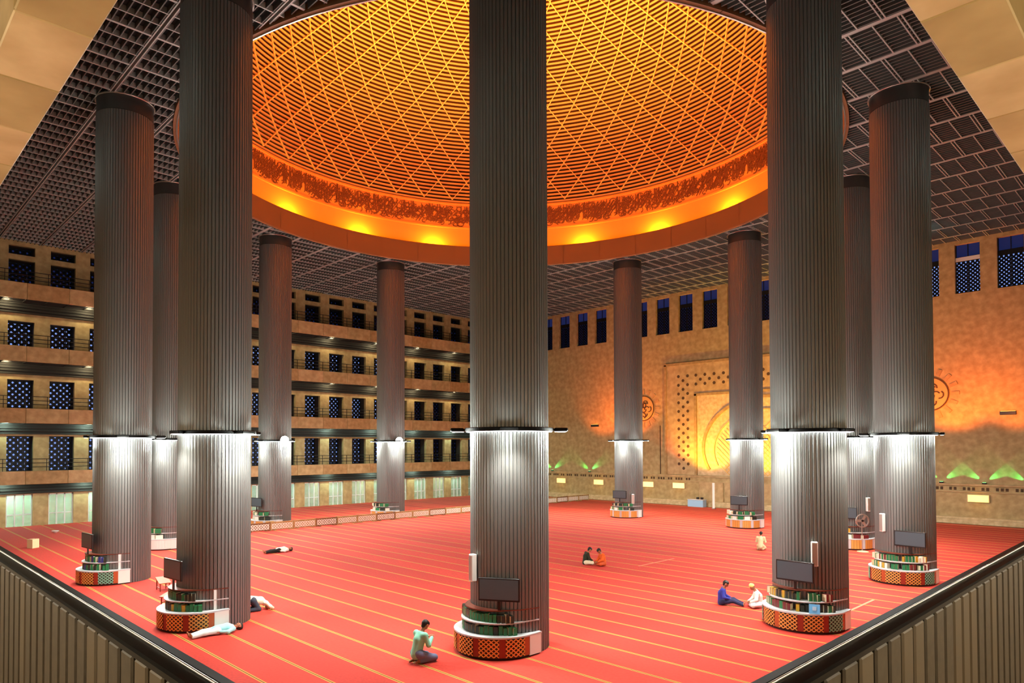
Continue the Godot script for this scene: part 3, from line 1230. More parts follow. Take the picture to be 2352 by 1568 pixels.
# ------------------------------------------------------------------ columns
var COLS := {}
func build_columns():
	var labels := {
		"A": "nearest fluted steel column in the centre of the photo",
		"B": "tall fluted steel column left of centre, running past the frame top",
		"C": "fluted steel column furthest left, its dark top meeting the ceiling",
		"D": "half hidden column between the two big left columns",
		"E": "far column behind the left end of the low divider",
		"F": "slim far column left of the central column, before the galleries",
		"L": "farthest column hidden behind the nearest central column",
		"G": "slim far column just right of the central column",
		"H": "reddish topped column in front of the lit prayer niche",
		"J": "half hidden column between the two big right columns",
		"K": "fluted steel column furthest right, its dark top meeting the ceiling",
		"I": "tall fluted steel column right of centre, running past the frame top"}
	var angs := {"A": 0, "B": -30, "C": -60, "D": -90, "E": -120, "F": -150, "L": 180, "G": 150, "H": 120, "J": 90, "K": 60, "I": 30}
	var nr := 64
	var da := TAU / nr
	# one cladding strip and one merged shaft per height range
	var ranges := [[0.0, 6.46], [6.58, 21.2]]
	var strips := []
	var shafts := []
	for rg in ranges:
		var st := ST()
		flute(st, rg[0], rg[1], da)
		strips.append(st.commit())
		var sf := ST()
		for i in nr:
			flute(sf, rg[0], rg[1], da, i * da)
		shafts.append(sf.commit())
	var core := ST()
	lathe(core, [Vector2(1.15, 0), Vector2(1.15, 21.9)], 64)
	var core_m := core.commit()
	var cap := ST()
	lathe(cap, [Vector2(1.12, 21.2), Vector2(1.18, 21.22), Vector2(1.18, 21.93)], 64)
	var cap_m := cap.commit()
	var collar := ST()
	lathe(collar, [Vector2(1.19, 21.88), Vector2(1.235, 21.87), Vector2(1.25, 21.89), Vector2(1.25, 21.94), Vector2(1.19, 21.94)], 64)
	var collar_m := collar.commit()
	var ring := ST()
	lathe(ring, [Vector2(1.13, 6.46), Vector2(1.13, 6.58), Vector2(1.34, 6.58), Vector2(1.36, 6.565), Vector2(1.36, 6.48), Vector2(1.34, 6.46), Vector2(1.13, 6.46)], 64)
	var ring_m := ring.commit()
	var glow := ST()
	lathe(glow, [Vector2(1.2, 6.452), Vector2(1.31, 6.452), Vector2(1.31, 6.462)], 64)
	var glow_m := glow.commit()
	for key in angs:
		var t := deg_to_rad(angs[key]) + PI / 4
		var at := Vector3(-RC * cos(t), 0, RC * sin(t))
		COLS[key] = at
		var c := node("column", at)
		tag(c, labels[key], "column")
		obj("core", core_m, "steel_dark", c)
		for ri in 2:
			if key in ["A", "B", "C", "I", "K"]:
				for i in nr:
					var o := obj("cladding_strip", strips[ri], "steel", c)
					o.rotation.y = -da * i
			else:
				obj("shaft", shafts[ri], "steel", c)
		obj("cap", cap_m, "steel_dark", c)
		obj("collar", collar_m, "trim_steel", c)
		obj("light_strip", glow_m, "strip_white", obj("lamp_ring", ring_m, "rail_black", c))
		# floodlights: tangential and radial
		var out := at.normalized()
		var tan_ := Vector3(-out.z, 0, out.x)
		var dirs := [tan_, -tan_, -out, out]
		for i in 4:
			var d: Vector3 = dirs[i]
			var fl := node("floodlight", at + d * 1.36 + Vector3(0, 6.52, 0), atan2(-d.z, d.x))
			tag(fl, ["left hand", "right hand", "inward facing", "outward facing"][i if angs[key] in [0, 30, -30, 60, -60, 90, -90] or i >= 2 else 1 - i] + " black floodlight on the lamp ring of the " + WHERE[key], "lamp", "floodlights on the column rings")
			var b := ST()
			var hl := 0.2 if i < 3 else 0.09
			cbox(b, Vector3(0.02 + hl, 0.0, 0), Vector3(hl, 0.055, 0.26), Basis.IDENTITY, 0.025)
			box(b, Vector3(-0.02, -0.03, -0.04), Vector3(0.04, 0.03, 0.04))
			obj("housing", b, "rail_black", fl)
			var b2 := ST()
			box(b2, Vector3(0.04, -0.068, -0.22), Vector3(2.0 * hl - 0.02, -0.056, 0.22))
			obj("lens", b2, "lamp_white", fl)
			omni("flood_omni", at + d * 1.97 + Vector3(0, 6.24, 0), Color(0.97, 1.0, 0.96), LAMP_E if i < 3 else LAMP_E * 0.25, 0.16)
			spot("flood_spot", at + d * 1.80 + Vector3(0, 6.34, 0), at + d * 4.5, Color(1.0, 0.99, 0.95), FLOOD_E, 80.0, 0.16)
		if key in ["E", "F"]:
			var toc := (Vector3(-29.37, 0, 29.38) - at).normalized()
			var rt := Vector3(0.719, 0, 0.694)
			var p := at + rt * 0.72 + toc * 1.25 + Vector3(0, 6.55, 0)
			var fl := node("spotlight", p, atan2(-toc.z, toc.x))
			tag(fl, "dazzling white spotlight aimed this way on the " + WHERE[key], "lamp")
			var b := ST()
			tube(b, Vector3(-0.3, 0, 0), Vector3(0, 0, 0), 0.18, 0.32, 16)
			obj("housing", b, "black", fl)
			var b2 := ST()
			tube(b2, Vector3(0.0, 0, 0), Vector3(0.04, 0, 0), 0.30, 0.27, 16)
			obj("lens", b2, "lamp_star", fl)
			spot("star_spot", p + toc * 0.1, p + toc * 10 + Vector3(0, -1.5, 0), Color(0.92, 1.0, 0.98), 60.0, 60.0, 0.2)

func flute(st: SurfaceTool, y0: float, y1: float, da: float, a0 := 0.0):
	var fr := [0.015, 0.07, 0.2, 0.42, 0.64, 0.75, 0.84, 0.93, 0.985]
	var rd := [1.152, 1.172, 1.178, 1.181, 1.178, 1.180, 1.194, 1.180, 1.152]
	var pts := []
	for i in fr.size():
		var a: float = a0 + fr[i] * da
		pts.append(Vector3(cos(a) * rd[i], 0, sin(a) * rd[i]))
	var nm := []
	for i in pts.size():
		var p: Vector3 = pts[maxi(i - 1, 0)]
		var q: Vector3 = pts[mini(i + 1, pts.size() - 1)]
		var d := (q - p).normalized()
		nm.append(Vector3(d.z, 0, -d.x))
	for i in pts.size() - 1:
		var p: Vector3 = pts[i]
		var q: Vector3 = pts[i + 1]
		quad_n(st, [p + Vector3.UP * y0, p + Vector3.UP * y1, q + Vector3.UP * y1, q + Vector3.UP * y0], [nm[i], nm[i], nm[i + 1], nm[i + 1]])

# ------------------------------------------------------------------ furniture
func u_out(psi: float, R: float, cxo: float) -> Vector3:
	# point on a U-shaped outline (half circle of radius R about (-cxo,0), straight sides back to x = 0); psi from -PI/2 .. PI/2 about -X
	return Vector3(-cxo - R * cos(psi), 0, R * sin(psi))

func u_ring(st: SurfaceTool, R: float, cxo: float, y0: float, y1: float, n := 28):
	# solid plate between the column face and the outline
	var rc := 1.2
	var outl := [Vector3(0, 0, -maxf(R, rc + 0.02))]
	for i in n + 1:
		outl.append(u_out(-PI / 2 + PI * i / n, R, cxo))
	outl.append(Vector3(0, 0, maxf(R, rc + 0.02)))
	for i in outl.size() - 1:
		var p: Vector3 = outl[i]
		var q: Vector3 = outl[i + 1]
		if p.length() < rc + 0.01:
			p = p.normalized() * (rc + 0.015)
		if q.length() < rc + 0.01:
			q = q.normalized() * (rc + 0.015)
		var pi_ := p.normalized() * rc
		var qi := q.normalized() * rc
		var U0 := Vector3.UP * y0
		var U1 := Vector3.UP * y1
		quad(st, p + U1, q + U1, qi + U1, pi_ + U1)
		quad(st, q + U0, p + U0, pi_ + U0, qi + U0)
		quad(st, p + U0, q + U0, q + U1, p + U1)

func book(called: String, size: Vector3, cover: String, at: Vector3, basis: Basis, label: String, group: String):
	var b := node(called)
	b.transform = Transform3D(basis, at)
	tag(b, label, "book", group)
	var st := ST()
	var t := 0.006
	box(st, Vector3(-size.x / 2, 0, -size.z / 2), Vector3(size.x / 2, t, size.z / 2))
	box(st, Vector3(-size.x / 2, size.y - t, -size.z / 2), Vector3(size.x / 2, size.y, size.z / 2))
	box(st, Vector3(-size.x / 2, t, -size.z / 2), Vector3(-size.x / 2 + t, size.y - t, size.z / 2))
	obj("cover", st, cover, b)
	var pg := ST()
	box(pg, Vector3(-size.x / 2 + t, t, -size.z / 2 + 0.006), Vector3(size.x / 2 - 0.006, size.y - t, size.z / 2 - 0.006))
	obj("pages", pg, "pages", b)
	return b

const WHERE := {"A": "central column", "B": "big column left of centre", "C": "leftmost column", "D": "half hidden left column", "E": "far divider column", "F": "far column left of centre", "G": "far column right of centre", "H": "column before the prayer niche", "J": "half hidden right column", "K": "rightmost column", "I": "big column right of centre", "L": "hidden far column"}

func build_shelf(key: String):
	var at: Vector3 = COLS[key]
	var near: bool = key in ["A", "B", "C", "I", "K"]
	var s := node("book_shelf", at)
	tag(s, "low curved bookshelf cabinet wrapped round the foot of the " + WHERE[key], "bookshelf")
	var R := 1.3
	var cx := 0.5
	var body := ST()
	u_ring(body, R - 0.03, cx, 0.06, 0.60)
	obj("body", body, "wood" if key != "D" else "white_paint", s)
	var base := ST()
	u_ring(base, R - 0.06, cx, 0.0, 0.06)
	obj("kickboard", base, "black", s)
	var top := ST()
	u_ring(top, R + 0.02, cx, 0.60, 0.645)
	obj("worktop", top, "worktop", s)
	var t2 := ST()
	u_ring(t2, 1.1, cx, 0.95, 0.985)
	obj("shelf_board", t2, "worktop", s)
	var t3 := ST()
	u_ring(t3, 0.98, cx, 1.30, 1.33)
	obj("shelf_board", t3, "wood", s)
	# flat pale side panels
	for sd in [-1, 1]:
		var sp := ST()
		box(sp, Vector3(-cx, 0.05, minf(sd * (R - 0.03), sd * (R + 0.01))), Vector3(-0.02, 0.62, maxf(sd * (R - 0.03), sd * (R + 0.01))))
		obj("side_panel", sp, "white_paint", s)
		if not key in ["B", "C"]:
			continue
		var ub := ST()
		var zz := 1.21
		box(ub, Vector3(-cx + 0.05, 0.645, minf(sd * 1.08, sd * 1.12)), Vector3(-cx + 0.19, 1.3, maxf(sd * 1.08, sd * 1.12)))
		obj("side_board", ub, "white_paint", s)
	# front panels: pierced lattice and plain wood in turn
	var seq := []
	for i in 5:
		seq.append([0.13, "plain"])
		seq.append([0.40, "lattice"])
	seq.append([0.13, "plain"])
	var total := 0.0
	for q in seq:
		total += q[0]
	var a := -PI / 2
	var idx := 0
	for q in seq:
		var a1: float = a + PI * q[0] / total
		var pst := ST()
		var seg := 4
		for i in seg:
			var p := u_out(lerpf(a, a1, float(i) / seg + 0.01), R, cx)
			var p2 := u_out(lerpf(a, a1, float(i + 1) / seg - 0.01), R, cx)
			quad(pst, p + Vector3.UP * 0.08, p2 + Vector3.UP * 0.08, p2 + Vector3.UP * 0.59, p + Vector3.UP * 0.59)
		var mt: String = ("black" if near else "gold") if q[1] == "lattice" else ["wood_red", "wood_orange", "wood_red"][idx % 3]
		if key == "D":
			mt = "white_paint"
		elif not near and q[1] == "plain":
			mt = "worktop"
		var fp := obj("lattice_backing" if q[1] == "lattice" else "front_panel", pst, mt, s)
		if q[1] == "lattice" and near:
			var lt := ST()
			var nx := 4
			var ny := 4
			for i in nx:
				for j in ny:
					for dg in [0, 1]:
						var f0 := float(i) / nx
						var f1 := float(i + 1) / nx
						var y0 := 0.09 + 0.49 * j / ny
						var y1 := 0.09 + 0.49 * (j + 1) / ny
						var p := u_out(lerpf(a, a1, f0), R + 0.012, cx) + Vector3.UP * (y0 if dg == 0 else y1)
						var p2 := u_out(lerpf(a, a1, f1), R + 0.012, cx) + Vector3.UP * (y1 if dg == 0 else y0)
						var nrm := u_out((a + a1) / 2, 1.0, 0)
						bar(lt, p, p2, 0.032, 0.016, nrm)
			stuff(obj("lattice", lt, "gold" if (key in ["A", "B"] or idx % 8 != 1) else "mint", fp))
		a = a1
		idx += 1
	# books on the worktop and on the shelf board
	var g := RandomNumberGenerator.new()
	g.seed = hash(key)
	var rows := [[0.645, 1.10, 0.30], [0.985, 0.93, 0.30]]
	var pal := {"A": ["book_green", "book_green", "book_dark", "book_dark"], "B": ["book_green", "book_green", "book_dark", "book_gold"], "C": ["book_green", "book_green", "book_blue", "book_dark"], "I": ["book_green", "book_green", "book_maroon", "book_gold", "book_dark"], "K": ["book_green", "book_gold", "book_white", "book_green", "book_maroon"], "J": ["book_gold", "book_gold", "book_white", "book_maroon"]}
	var colors: Array = pal.get(key, ["book_green", "book_green", "book_white", "book_dark"])
	var cname := {"book_green": "green", "book_dark": "dark", "book_gold": "golden", "book_maroon": "maroon", "book_white": "white", "book_blue": "blue", "book_sky": "sky blue"}
	var lvl := 0
	for rw in rows:
		var n: int = 20 if near else 6
		for i in n:
			var psi := lerpf(-1.35, 1.35, (i + 0.5) / n)
			if g.randf() < 0.10:
				continue
			var col: String = colors[(i / (4 if near else 2) + lvl * 2 + (g.randi() % 2)) % colors.size()]
			var dir := Vector3(-cos(psi), 0, sin(psi))
			var wide: float = (rw[1] - 0.14) * 2.7 / n * (0.80 + 0.14 * g.randf())
			var hgt: float = (0.20 + 0.07 * g.randf())
			var p := u_out(psi, rw[1] - 0.14, cx)
			var keep := 1.34 if near else 1.44
			if p.length() < keep:
				p = p.normalized() * keep
			var bs := Basis(-dir, Vector3.UP, (-dir).cross(Vector3.UP))
			book("book", Vector3(0.2, hgt, wide), col, at + p + Vector3(0, rw[0] + 0.001, 0), bs, cname[col] + " book on the " + ["lower", "upper"][lvl] + " tier, shelf of the " + WHERE[key], cname[col] + " books on the shelf of the " + WHERE[key])
		lvl += 1

func tv(key: String, off: Vector3, face: Vector3, w := 1.22, h := 0.66, y := 1.92):
	var at: Vector3 = COLS[key] + off
	face = face.normalized()
	var t := node("television", Vector3(at.x, y, at.z), atan2(face.x, face.z))
	tag(t, "black flat television above the bookshelf of the " + WHERE[key], "television")
	var bz := ST()
	cbox(bz, Vector3(0, 0, -0.03), Vector3(w / 2, h / 2, 0.035), Basis.IDENTITY, 0.012)
	obj("bezel", bz, "black", t)
	var sc := ST()
	box(sc, Vector3(-w / 2 + 0.04, -h / 2 + 0.05, 0.0), Vector3(w / 2 - 0.04, h / 2 - 0.04, 0.008))
	obj("screen", sc, "screen_off", t)
	var br := ST()
	bar(br, Vector3(0, -0.05, -0.06), Vector3(0, -0.05, -0.22), 0.12, 0.12)
	bar(br, Vector3(0, -h / 2 + 0.02, -0.05), Vector3(0, -(y - 1.33), -0.05), 0.07, 0.05, Vector3(0, 0, 1))
	obj("stand", br, "black", t)

func speaker(key: String, dir: Vector3, y0: float, y1: float):
	dir = dir.normalized()
	var at: Vector3 = COLS[key] + dir * 1.31
	var t := node("column_speaker", Vector3(at.x, y0, at.z), atan2(dir.x, dir.z))
	tag(t, "slim white line speaker fixed to the " + WHERE[key], "speaker")
	var b := ST()
	cbox(b, Vector3(0, (y1 - y0) / 2, 0), Vector3(0.10, (y1 - y0) / 2, 0.085), Basis.IDENTITY, 0.02)
	obj("cabinet", b, "white_paint", t)
	var gr := ST()
	box(gr, Vector3(-0.075, 0.04, 0.085), Vector3(0.075, y1 - y0 - 0.04, 0.094))
	obj("grille", gr, "trim_steel", t)
	var br := ST()
	box(br, Vector3(-0.03, (y1 - y0) * 0.4, -0.12), Vector3(0.03, (y1 - y0) * 0.6, -0.085))
	obj("bracket", br, "rail_dark", t)

func build_furniture():
	for key in COLS:
		build_shelf(key)
	tv("A", Vector3(-1.16, 0, 0.72), Vector3(-0.85, 0, 0.53))
	tv("I", Vector3(-1.48, 0, 0.1), Vector3(-1, 0, 0.0))
	tv("K", Vector3(-1.35, 0, 0.55), Vector3(-1, 0, -0.1), 1.25, 0.66, 1.98)
	tv("C", Vector3(-1.5, 0, 0.3), Vector3(-1, 0, 0.1))
	tv("B", Vector3(-1.5, 0, 0.3), Vector3(-1, 0, 0.1), 1.22, 0.66, 2.0)
	tv("G", Vector3(-1.5, 0, 0.1), Vector3(-1, 0, 0.2), 1.22, 0.66, 1.95)
	tv("H", Vector3(-1.48, 0, 0.1), Vector3(-1, 0, 0.2), 1.22, 0.66, 2.02)
	tv("J", Vector3(-1.48, 0, 0.1), Vector3(-1, 0, 0.2), 1.22, 0.66, 2.1)
	tv("E", Vector3(-1.5, 0, 0.1), Vector3(-1, 0, 0.2), 1.22, 0.66, 1.95)
	speaker("A", Vector3(-0.99, 0, -0.19), 2.05, 2.85)
	speaker("I", Vector3(-0.88, 0, 0.47), 2.1, 2.9)
	speaker("K", Vector3(-0.9, 0, -0.43), 2.2, 3.0)
	speaker("J", Vector3(-0.43, 0, 0.64), 2.2, 3.0)
	speaker("G", Vector3(-0.64, 0, 0.76), 1.2, 2.0)
	# low ornate divider before the gallery
	var g := ST()
	cbox(g, Vector3(0, 0.31, 0), Vector3(0.85, 0.26, 0.03), Basis.IDENTITY, 0.01)
	for s in [-1, 1]:
		box(g, Vector3(s * 0.86 - 0.04, 0, -0.06), Vector3(s * 0.86 + 0.04, 0.64, 0.06))
		box(g, Vector3(s * 0.6 - 0.06, 0, -0.2), Vector3(s * 0.6 + 0.06, 0.05, 0.2))
	box(g, Vector3(-0.9, 0.57, -0.05), Vector3(0.9, 0.62, 0.05))
	var dm := g.commit()
	var orn := ST()
	for i in 4:
		var c := Vector3(-0.62 + i * 0.415, 0.31, 0.04)
		for k in 10:
			var t0 := TAU * k / 10
			var t1 := TAU * (k + 1) / 10
			bar(orn, c + Vector3(cos(t0), sin(t0), 0) * 0.17, c + Vector3(cos(t1), sin(t1), 0) * 0.17, 0.06, 0.03, Vector3(0, 0, 1))
		bar(orn, c + Vector3(-0.2, -0.2, 0), c + Vector3(0.2, 0.2, 0), 0.04, 0.02, Vector3(0, 0, 1))
		bar(orn, c + Vector3(-0.2, 0.2, 0), c + Vector3(0.2, -0.2, 0), 0.04, 0.02, Vector3(0, 0, 1))
	var om := orn.commit()
	var xs := []
	for i in 14:
		xs.append(-9.4 + i * 1.82)
	for i in 5:
		xs.append(23.6 + i * 1.82)
	var pi_ := 0
	for x in xs:
		var far: bool = x > 20
		var d := node("low_divider", Vector3(x, 0, -17.75 if not far else -19.2))
		var nth: String = ["first", "second", "third", "fourth", "fifth", "sixth", "seventh", "eighth", "ninth", "tenth", "eleventh", "twelfth", "thirteenth", "last"][pi_ if not far else pi_ - 14]
		tag(d, nth + " panel from the left of the short low divider in the far corner" if far else nth + " panel from the left of the long low divider before the galleries", "divider", "far corner divider panels" if far else "gallery divider panels")
		obj("panel", dm, ["stone_b", "fascia", "stone_b"][pi_ % 3], d)
		obj("ornament", om, "book_white", d)
		pi_ += 1
	# small floor things
	var bx := node("carton", Vector3(-20.67, 0, -19.95), 0.6)
	tag(bx, "cream cardboard box standing on the carpet at far left", "box")
	var b := ST()
	cbox(b, Vector3(0, 0.27, 0), Vector3(0.24, 0.27, 0.2), Basis.IDENTITY, 0.01)
	obj("body", b, "cream", bx)
	var b1 := ST()
	box(b1, Vector3(-0.245, 0.535, -0.03), Vector3(0.245, 0.545, 0.03))
	obj("tape", b1, "wood_orange", bx)
	var bw := node("bowl", Vector3(-18.0, 0, -27.6))
	tag(bw, "small white bowl on the carpet near the left doors", "bowl")
	var b2 := ST()
	lathe(b2, [Vector2(0.08, 0.0), Vector2(0.2, 0.1), Vector2(0.24, 0.16), Vector2(0.22, 0.16), Vector2(0.07, 0.03), Vector2(0.0, 0.03)], 20)
	obj("body", b2, "white_paint", bw)
	# low wooden desks between the left columns
	var dl := ["low reddish wooden reading desk beside the big left column", "low reddish wooden reading desk nearer the leftmost column"]
	var q := 0
	for p in [Vector3(-20.0, 0, 1.6), Vector3(-19.3, 0, -1.4)]:
		var dk := node("reading_desk", p, 0.5 + q)
		tag(dk, dl[q], "desk")
		q += 1
		var tp := ST()
		cbox(tp, Vector3(0, 0.42, 0), Vector3(0.36, 0.018, 0.24), Basis(Vector3(0, 0, 1), 0.25), 0.008)
		obj("top", tp, "wood_orange", dk)
		for sx in [-0.3, 0.3]:
			for sz in [-0.18, 0.18]:
				var lg := ST()
				tube(lg, Vector3(sx * 0.95, 0, sz), Vector3(sx * 0.9, 0.41 + sx * 0.22, sz), 0.022, 0.028, 8)
				obj("leg", lg, "wood_red", dk)
		var st := ST()
		bar(st, Vector3(-0.28, 0.12, 0.18), Vector3(0.28, 0.12, 0.18), 0.03, 0.03)
		bar(st, Vector3(-0.28, 0.12, -0.18), Vector3(0.28, 0.12, -0.18), 0.03, 0.03)
		obj("stretcher", st, "wood_red", dk)
	# fan on the floor by the half hidden right column
	var fp := Vector3(12.65, 0, 15.65)
	var fan := node("pedestal_fan", fp, -2.3)
	tag(fan, "grey round pedestal fan beside the half hidden right column", "fan")
	var fr := ST()
	for k in 24:
		var t0 := TAU * k / 24
		var t1 := TAU * (k + 1) / 24
		bar(fr, Vector3(0, 1.75 + sin(t0) * 0.36, cos(t0) * 0.36), Vector3(0, 1.75 + sin(t1) * 0.36, cos(t1) * 0.36), 0.05, 0.08, Vector3(1, 0, 0))
	obj("guard_ring", fr, "trim_steel", fan)
	var bl := ST()
	for k in 3:
		var t0 := TAU * k / 3
		obox(bl, Vector3(0, 1.75, 0) + Vector3(0, sin(t0), cos(t0)) * 0.17, Vector3(0.01, 0.15, 0.07), Basis(Vector3(1, 0, 0), PI / 2 - t0))
	obj("blades", bl, "trim_steel", fan)
	var hb := ST()
	tube(hb, Vector3(-0.12, 1.75, 0), Vector3(0.06, 1.75, 0), 0.08, 0.06, 12)
	obj("motor", hb, "rail_dark", fan)
	var po := ST()
	tube(po, Vector3(-0.05, 0.05, 0), Vector3(-0.05, 1.7, 0), 0.025, 0.02, 10)
	obj("pole", po, "trim_steel", fan)
	var ba := ST()
	lathe(ba, [Vector2(0.0, 0.06), Vector2(0.12, 0.06), Vector2(0.3, 0.02), Vector2(0.3, 0.0)], 20)
	obj("base", ba, "cream", fan)
	# pale blue chest by the prayer wall
	var ch := node("storage_chest", Vector3(32.3, 0, -6.0))
	tag(ch, "pale blue storage chest on the carpet below the prayer niche", "chest")
	var c1 := ST()
	cbox(c1, Vector3(0, 0.34, 0), Vector3(0.35, 0.34, 0.85), Basis.IDENTITY, 0.04)
	obj("body", c1, "pale_blue", ch)
	var c2 := ST()
	cbox(c2, Vector3(0, 0.72, 0), Vector3(0.37, 0.035, 0.87), Basis.IDENTITY, 0.02)
	obj("lid", c2, "white_paint", ch)
	var ql := 0
	for zz in [0.1, 0.55]:
		var c3 := ST()
		cbox(c3, Vector3(32.3, 0.86, -6.0 + zz), Vector3(0.1, 0.1, 0.12), Basis.IDENTITY, 0.02)
		tag(obj("small_case", c3, "black"), ["small black case in the middle of the pale blue chest", "small black case on the right end of the pale blue chest"][ql], "case")
		ql += 1
	# white banner stands left and right of the column before the niche
	ql = 0
	for p in [Vector3(31.2, 0, -3.6), Vector3(31.0, 0, 0.9)]:
		var bn := node("roll_banner", p, -PI / 2)
		tag(bn, ["thin white standing banner left of the column before the niche", "white standing banner right of the column before the niche"][ql], "banner")
		var w := [0.12, 0.3]
		var c4 := ST()
		box(c4, Vector3(-w[ql], 0.08, -0.01), Vector3(w[ql], 2.5, 0.01))
		obj("sheet", c4, "book_white", bn)
		var c5 := ST()
		cbox(c5, Vector3(0, 0.045, 0), Vector3(w[ql] + 0.04, 0.045, 0.12), Basis.IDENTITY, 0.02)
		obj("base", c5, "trim_steel", bn)
		var c6 := ST()
		tube(c6, Vector3(0, 0.08, -0.04), Vector3(0, 2.5, -0.04), 0.012, 0.012, 8)
		obj("pole", c6, "trim_steel", bn)
		ql += 1
	# sky blue placard on the shelf of the right column
	var pc: Vector3 = COLS["I"]
	var pr := node("placard", pc + Vector3(-1.55, 0.66, 0.75), atan2(-0.93, 0.37))
	tag(pr, "sky blue placard leaning on the shelf right of centre", "placard")
	var c7 := ST()
	obox(c7, Vector3(0, 0.15, 0), Vector3(0.16, 0.15, 0.012), Basis(Vector3(1, 0, 0), -0.2))
	obj("board", c7, "book_sky", pr)
	var c8 := ST()
	obox(c8, Vector3(0, 0.17, 0.016), Vector3(0.06, 0.06, 0.004), Basis(Vector3(1, 0, 0), -0.2))
	obj("emblem", c8, "pale_blue", pr)

# ------------------------------------------------------------------ people
func sdf_add(bones: Array, cell: float, k: float, st: SurfaceTool):
	var lo := Vector3(1e9, 1e9, 1e9)
	var hi := -lo
	for b in bones:
		var r: float = maxf(b[2], b[3]) + k + cell * 3
		for p in [b[0], b[1]]:
			lo = lo.min(p - Vector3.ONE * r)
			hi = hi.max(p + Vector3.ONE * r)
	var nx := int((hi.x - lo.x) / cell) + 2
	var ny := int((hi.y - lo.y) / cell) + 2
	var nz := int((hi.z - lo.z) / cell) + 2
	var F := PackedFloat32Array()
	F.resize(nx * ny * nz)
	F.fill(1.0)
	for b in bones:
		var A: Vector3 = b[0]
		var B: Vector3 = b[1]
		var ra: float = b[2]
		var rb: float = b[3]
		var m := maxf(ra, rb) + k + cell * 2
		var l := (A.min(B) - Vector3.ONE * m - lo) / cell
		var h := (A.max(B) + Vector3.ONE * m - lo) / cell
		var ab := B - A
		var L2 := maxf(ab.length_squared(), 1e-9)
		for iz in range(maxi(int(l.z), 0), mini(int(h.z) + 1, nz)):
			for iy in range(maxi(int(l.y), 0), mini(int(h.y) + 1, ny)):
				var base := (iz * ny + iy) * nx
				for ix in range(maxi(int(l.x), 0), mini(int(h.x) + 1, nx)):
					var p := lo + Vector3(ix, iy, iz) * cell
					var t := clampf((p - A).dot(ab) / L2, 0.0, 1.0)
					var d := p.distance_to(A + ab * t) - lerpf(ra, rb, t)
					var o := F[base + ix]
					var hh := maxf(k - absf(o - d), 0.0) / k
					F[base + ix] = minf(o, d) - hh * hh * k * 0.25
	var V := PackedVector3Array()
	var idx := PackedInt32Array()
	idx.resize(nx * ny * nz)
	idx.fill(-1)
	var sx := 1
	var sy := nx
	var sz := nx * ny
	var offs := [0, sx, sy, sx + sy, sz, sx + sz, sy + sz, sx + sy + sz]
	var cp := [Vector3(0, 0, 0), Vector3(1, 0, 0), Vector3(0, 1, 0), Vector3(1, 1, 0), Vector3(0, 0, 1), Vector3(1, 0, 1), Vector3(0, 1, 1), Vector3(1, 1, 1)]
	var edges := [[0, 1], [2, 3], [4, 5], [6, 7], [0, 2], [1, 3], [4, 6], [5, 7], [0, 4], [1, 5], [2, 6], [3, 7]]
	for iz in nz - 1:
		for iy in ny - 1:
			var base := (iz * ny + iy) * nx
			for ix in nx - 1:
				var i0 := base + ix
				var f0 := F[i0]
				if f0 > cell * 3.0:
					continue
				var mask := 0
				for q in 8:
					if F[i0 + offs[q]] < 0.0:
						mask |= 1 << q
				if mask == 0 or mask == 255:
					continue
				var acc := Vector3.ZERO
				var n := 0
				for e in edges:
					var a: float = F[i0 + offs[e[0]]]
					var b2: float = F[i0 + offs[e[1]]]
					if (a < 0.0) != (b2 < 0.0):
						acc += (cp[e[0]] as Vector3).lerp(cp[e[1]], a / (a - b2))
						n += 1
				idx[i0] = V.size()
				V.append(lo + (Vector3(ix, iy, iz) + acc / n) * cell)
	var N := PackedVector3Array()
	N.resize(V.size())
	var T := PackedInt32Array()
	for iz in range(1, nz - 1):
		for iy in range(1, ny - 1):
			for ix in range(1, nx - 1):
				var i0 := (iz * ny + iy) * nx + ix
				var s0 := F[i0] < 0.0
				for ax in 3:
					var st_: int = [sx, sy, sz][ax]
					var s1 := F[i0 + st_] < 0.0
					if s0 == s1:
						continue
					var u: int = [sy, sz, sx][ax]
					var w: int = [sz, sx, sy][ax]
					var a := idx[i0]
					var b := idx[i0 - u]
					var c := idx[i0 - u - w]
					var d := idx[i0 - w]
					if a < 0 or b < 0 or c < 0 or d < 0:
						continue
					# outward order
					if s0:
						T.append_array(PackedInt32Array([a, b, c, a, c, d]))
					else:
						T.append_array(PackedInt32Array([a, c, b, a, d, c]))
	for i in range(0, T.size(), 3):
		var n := (V[T[i + 1]] - V[T[i]]).cross(V[T[i + 2]] - V[T[i]])
		for q in 3:
			N[T[i + q]] += n
	for i in range(0, T.size(), 3):
		for q in [0, 2, 1]:
			st.set_normal(N[T[i + q]].normalized())
			st.add_vertex(V[T[i + q]])

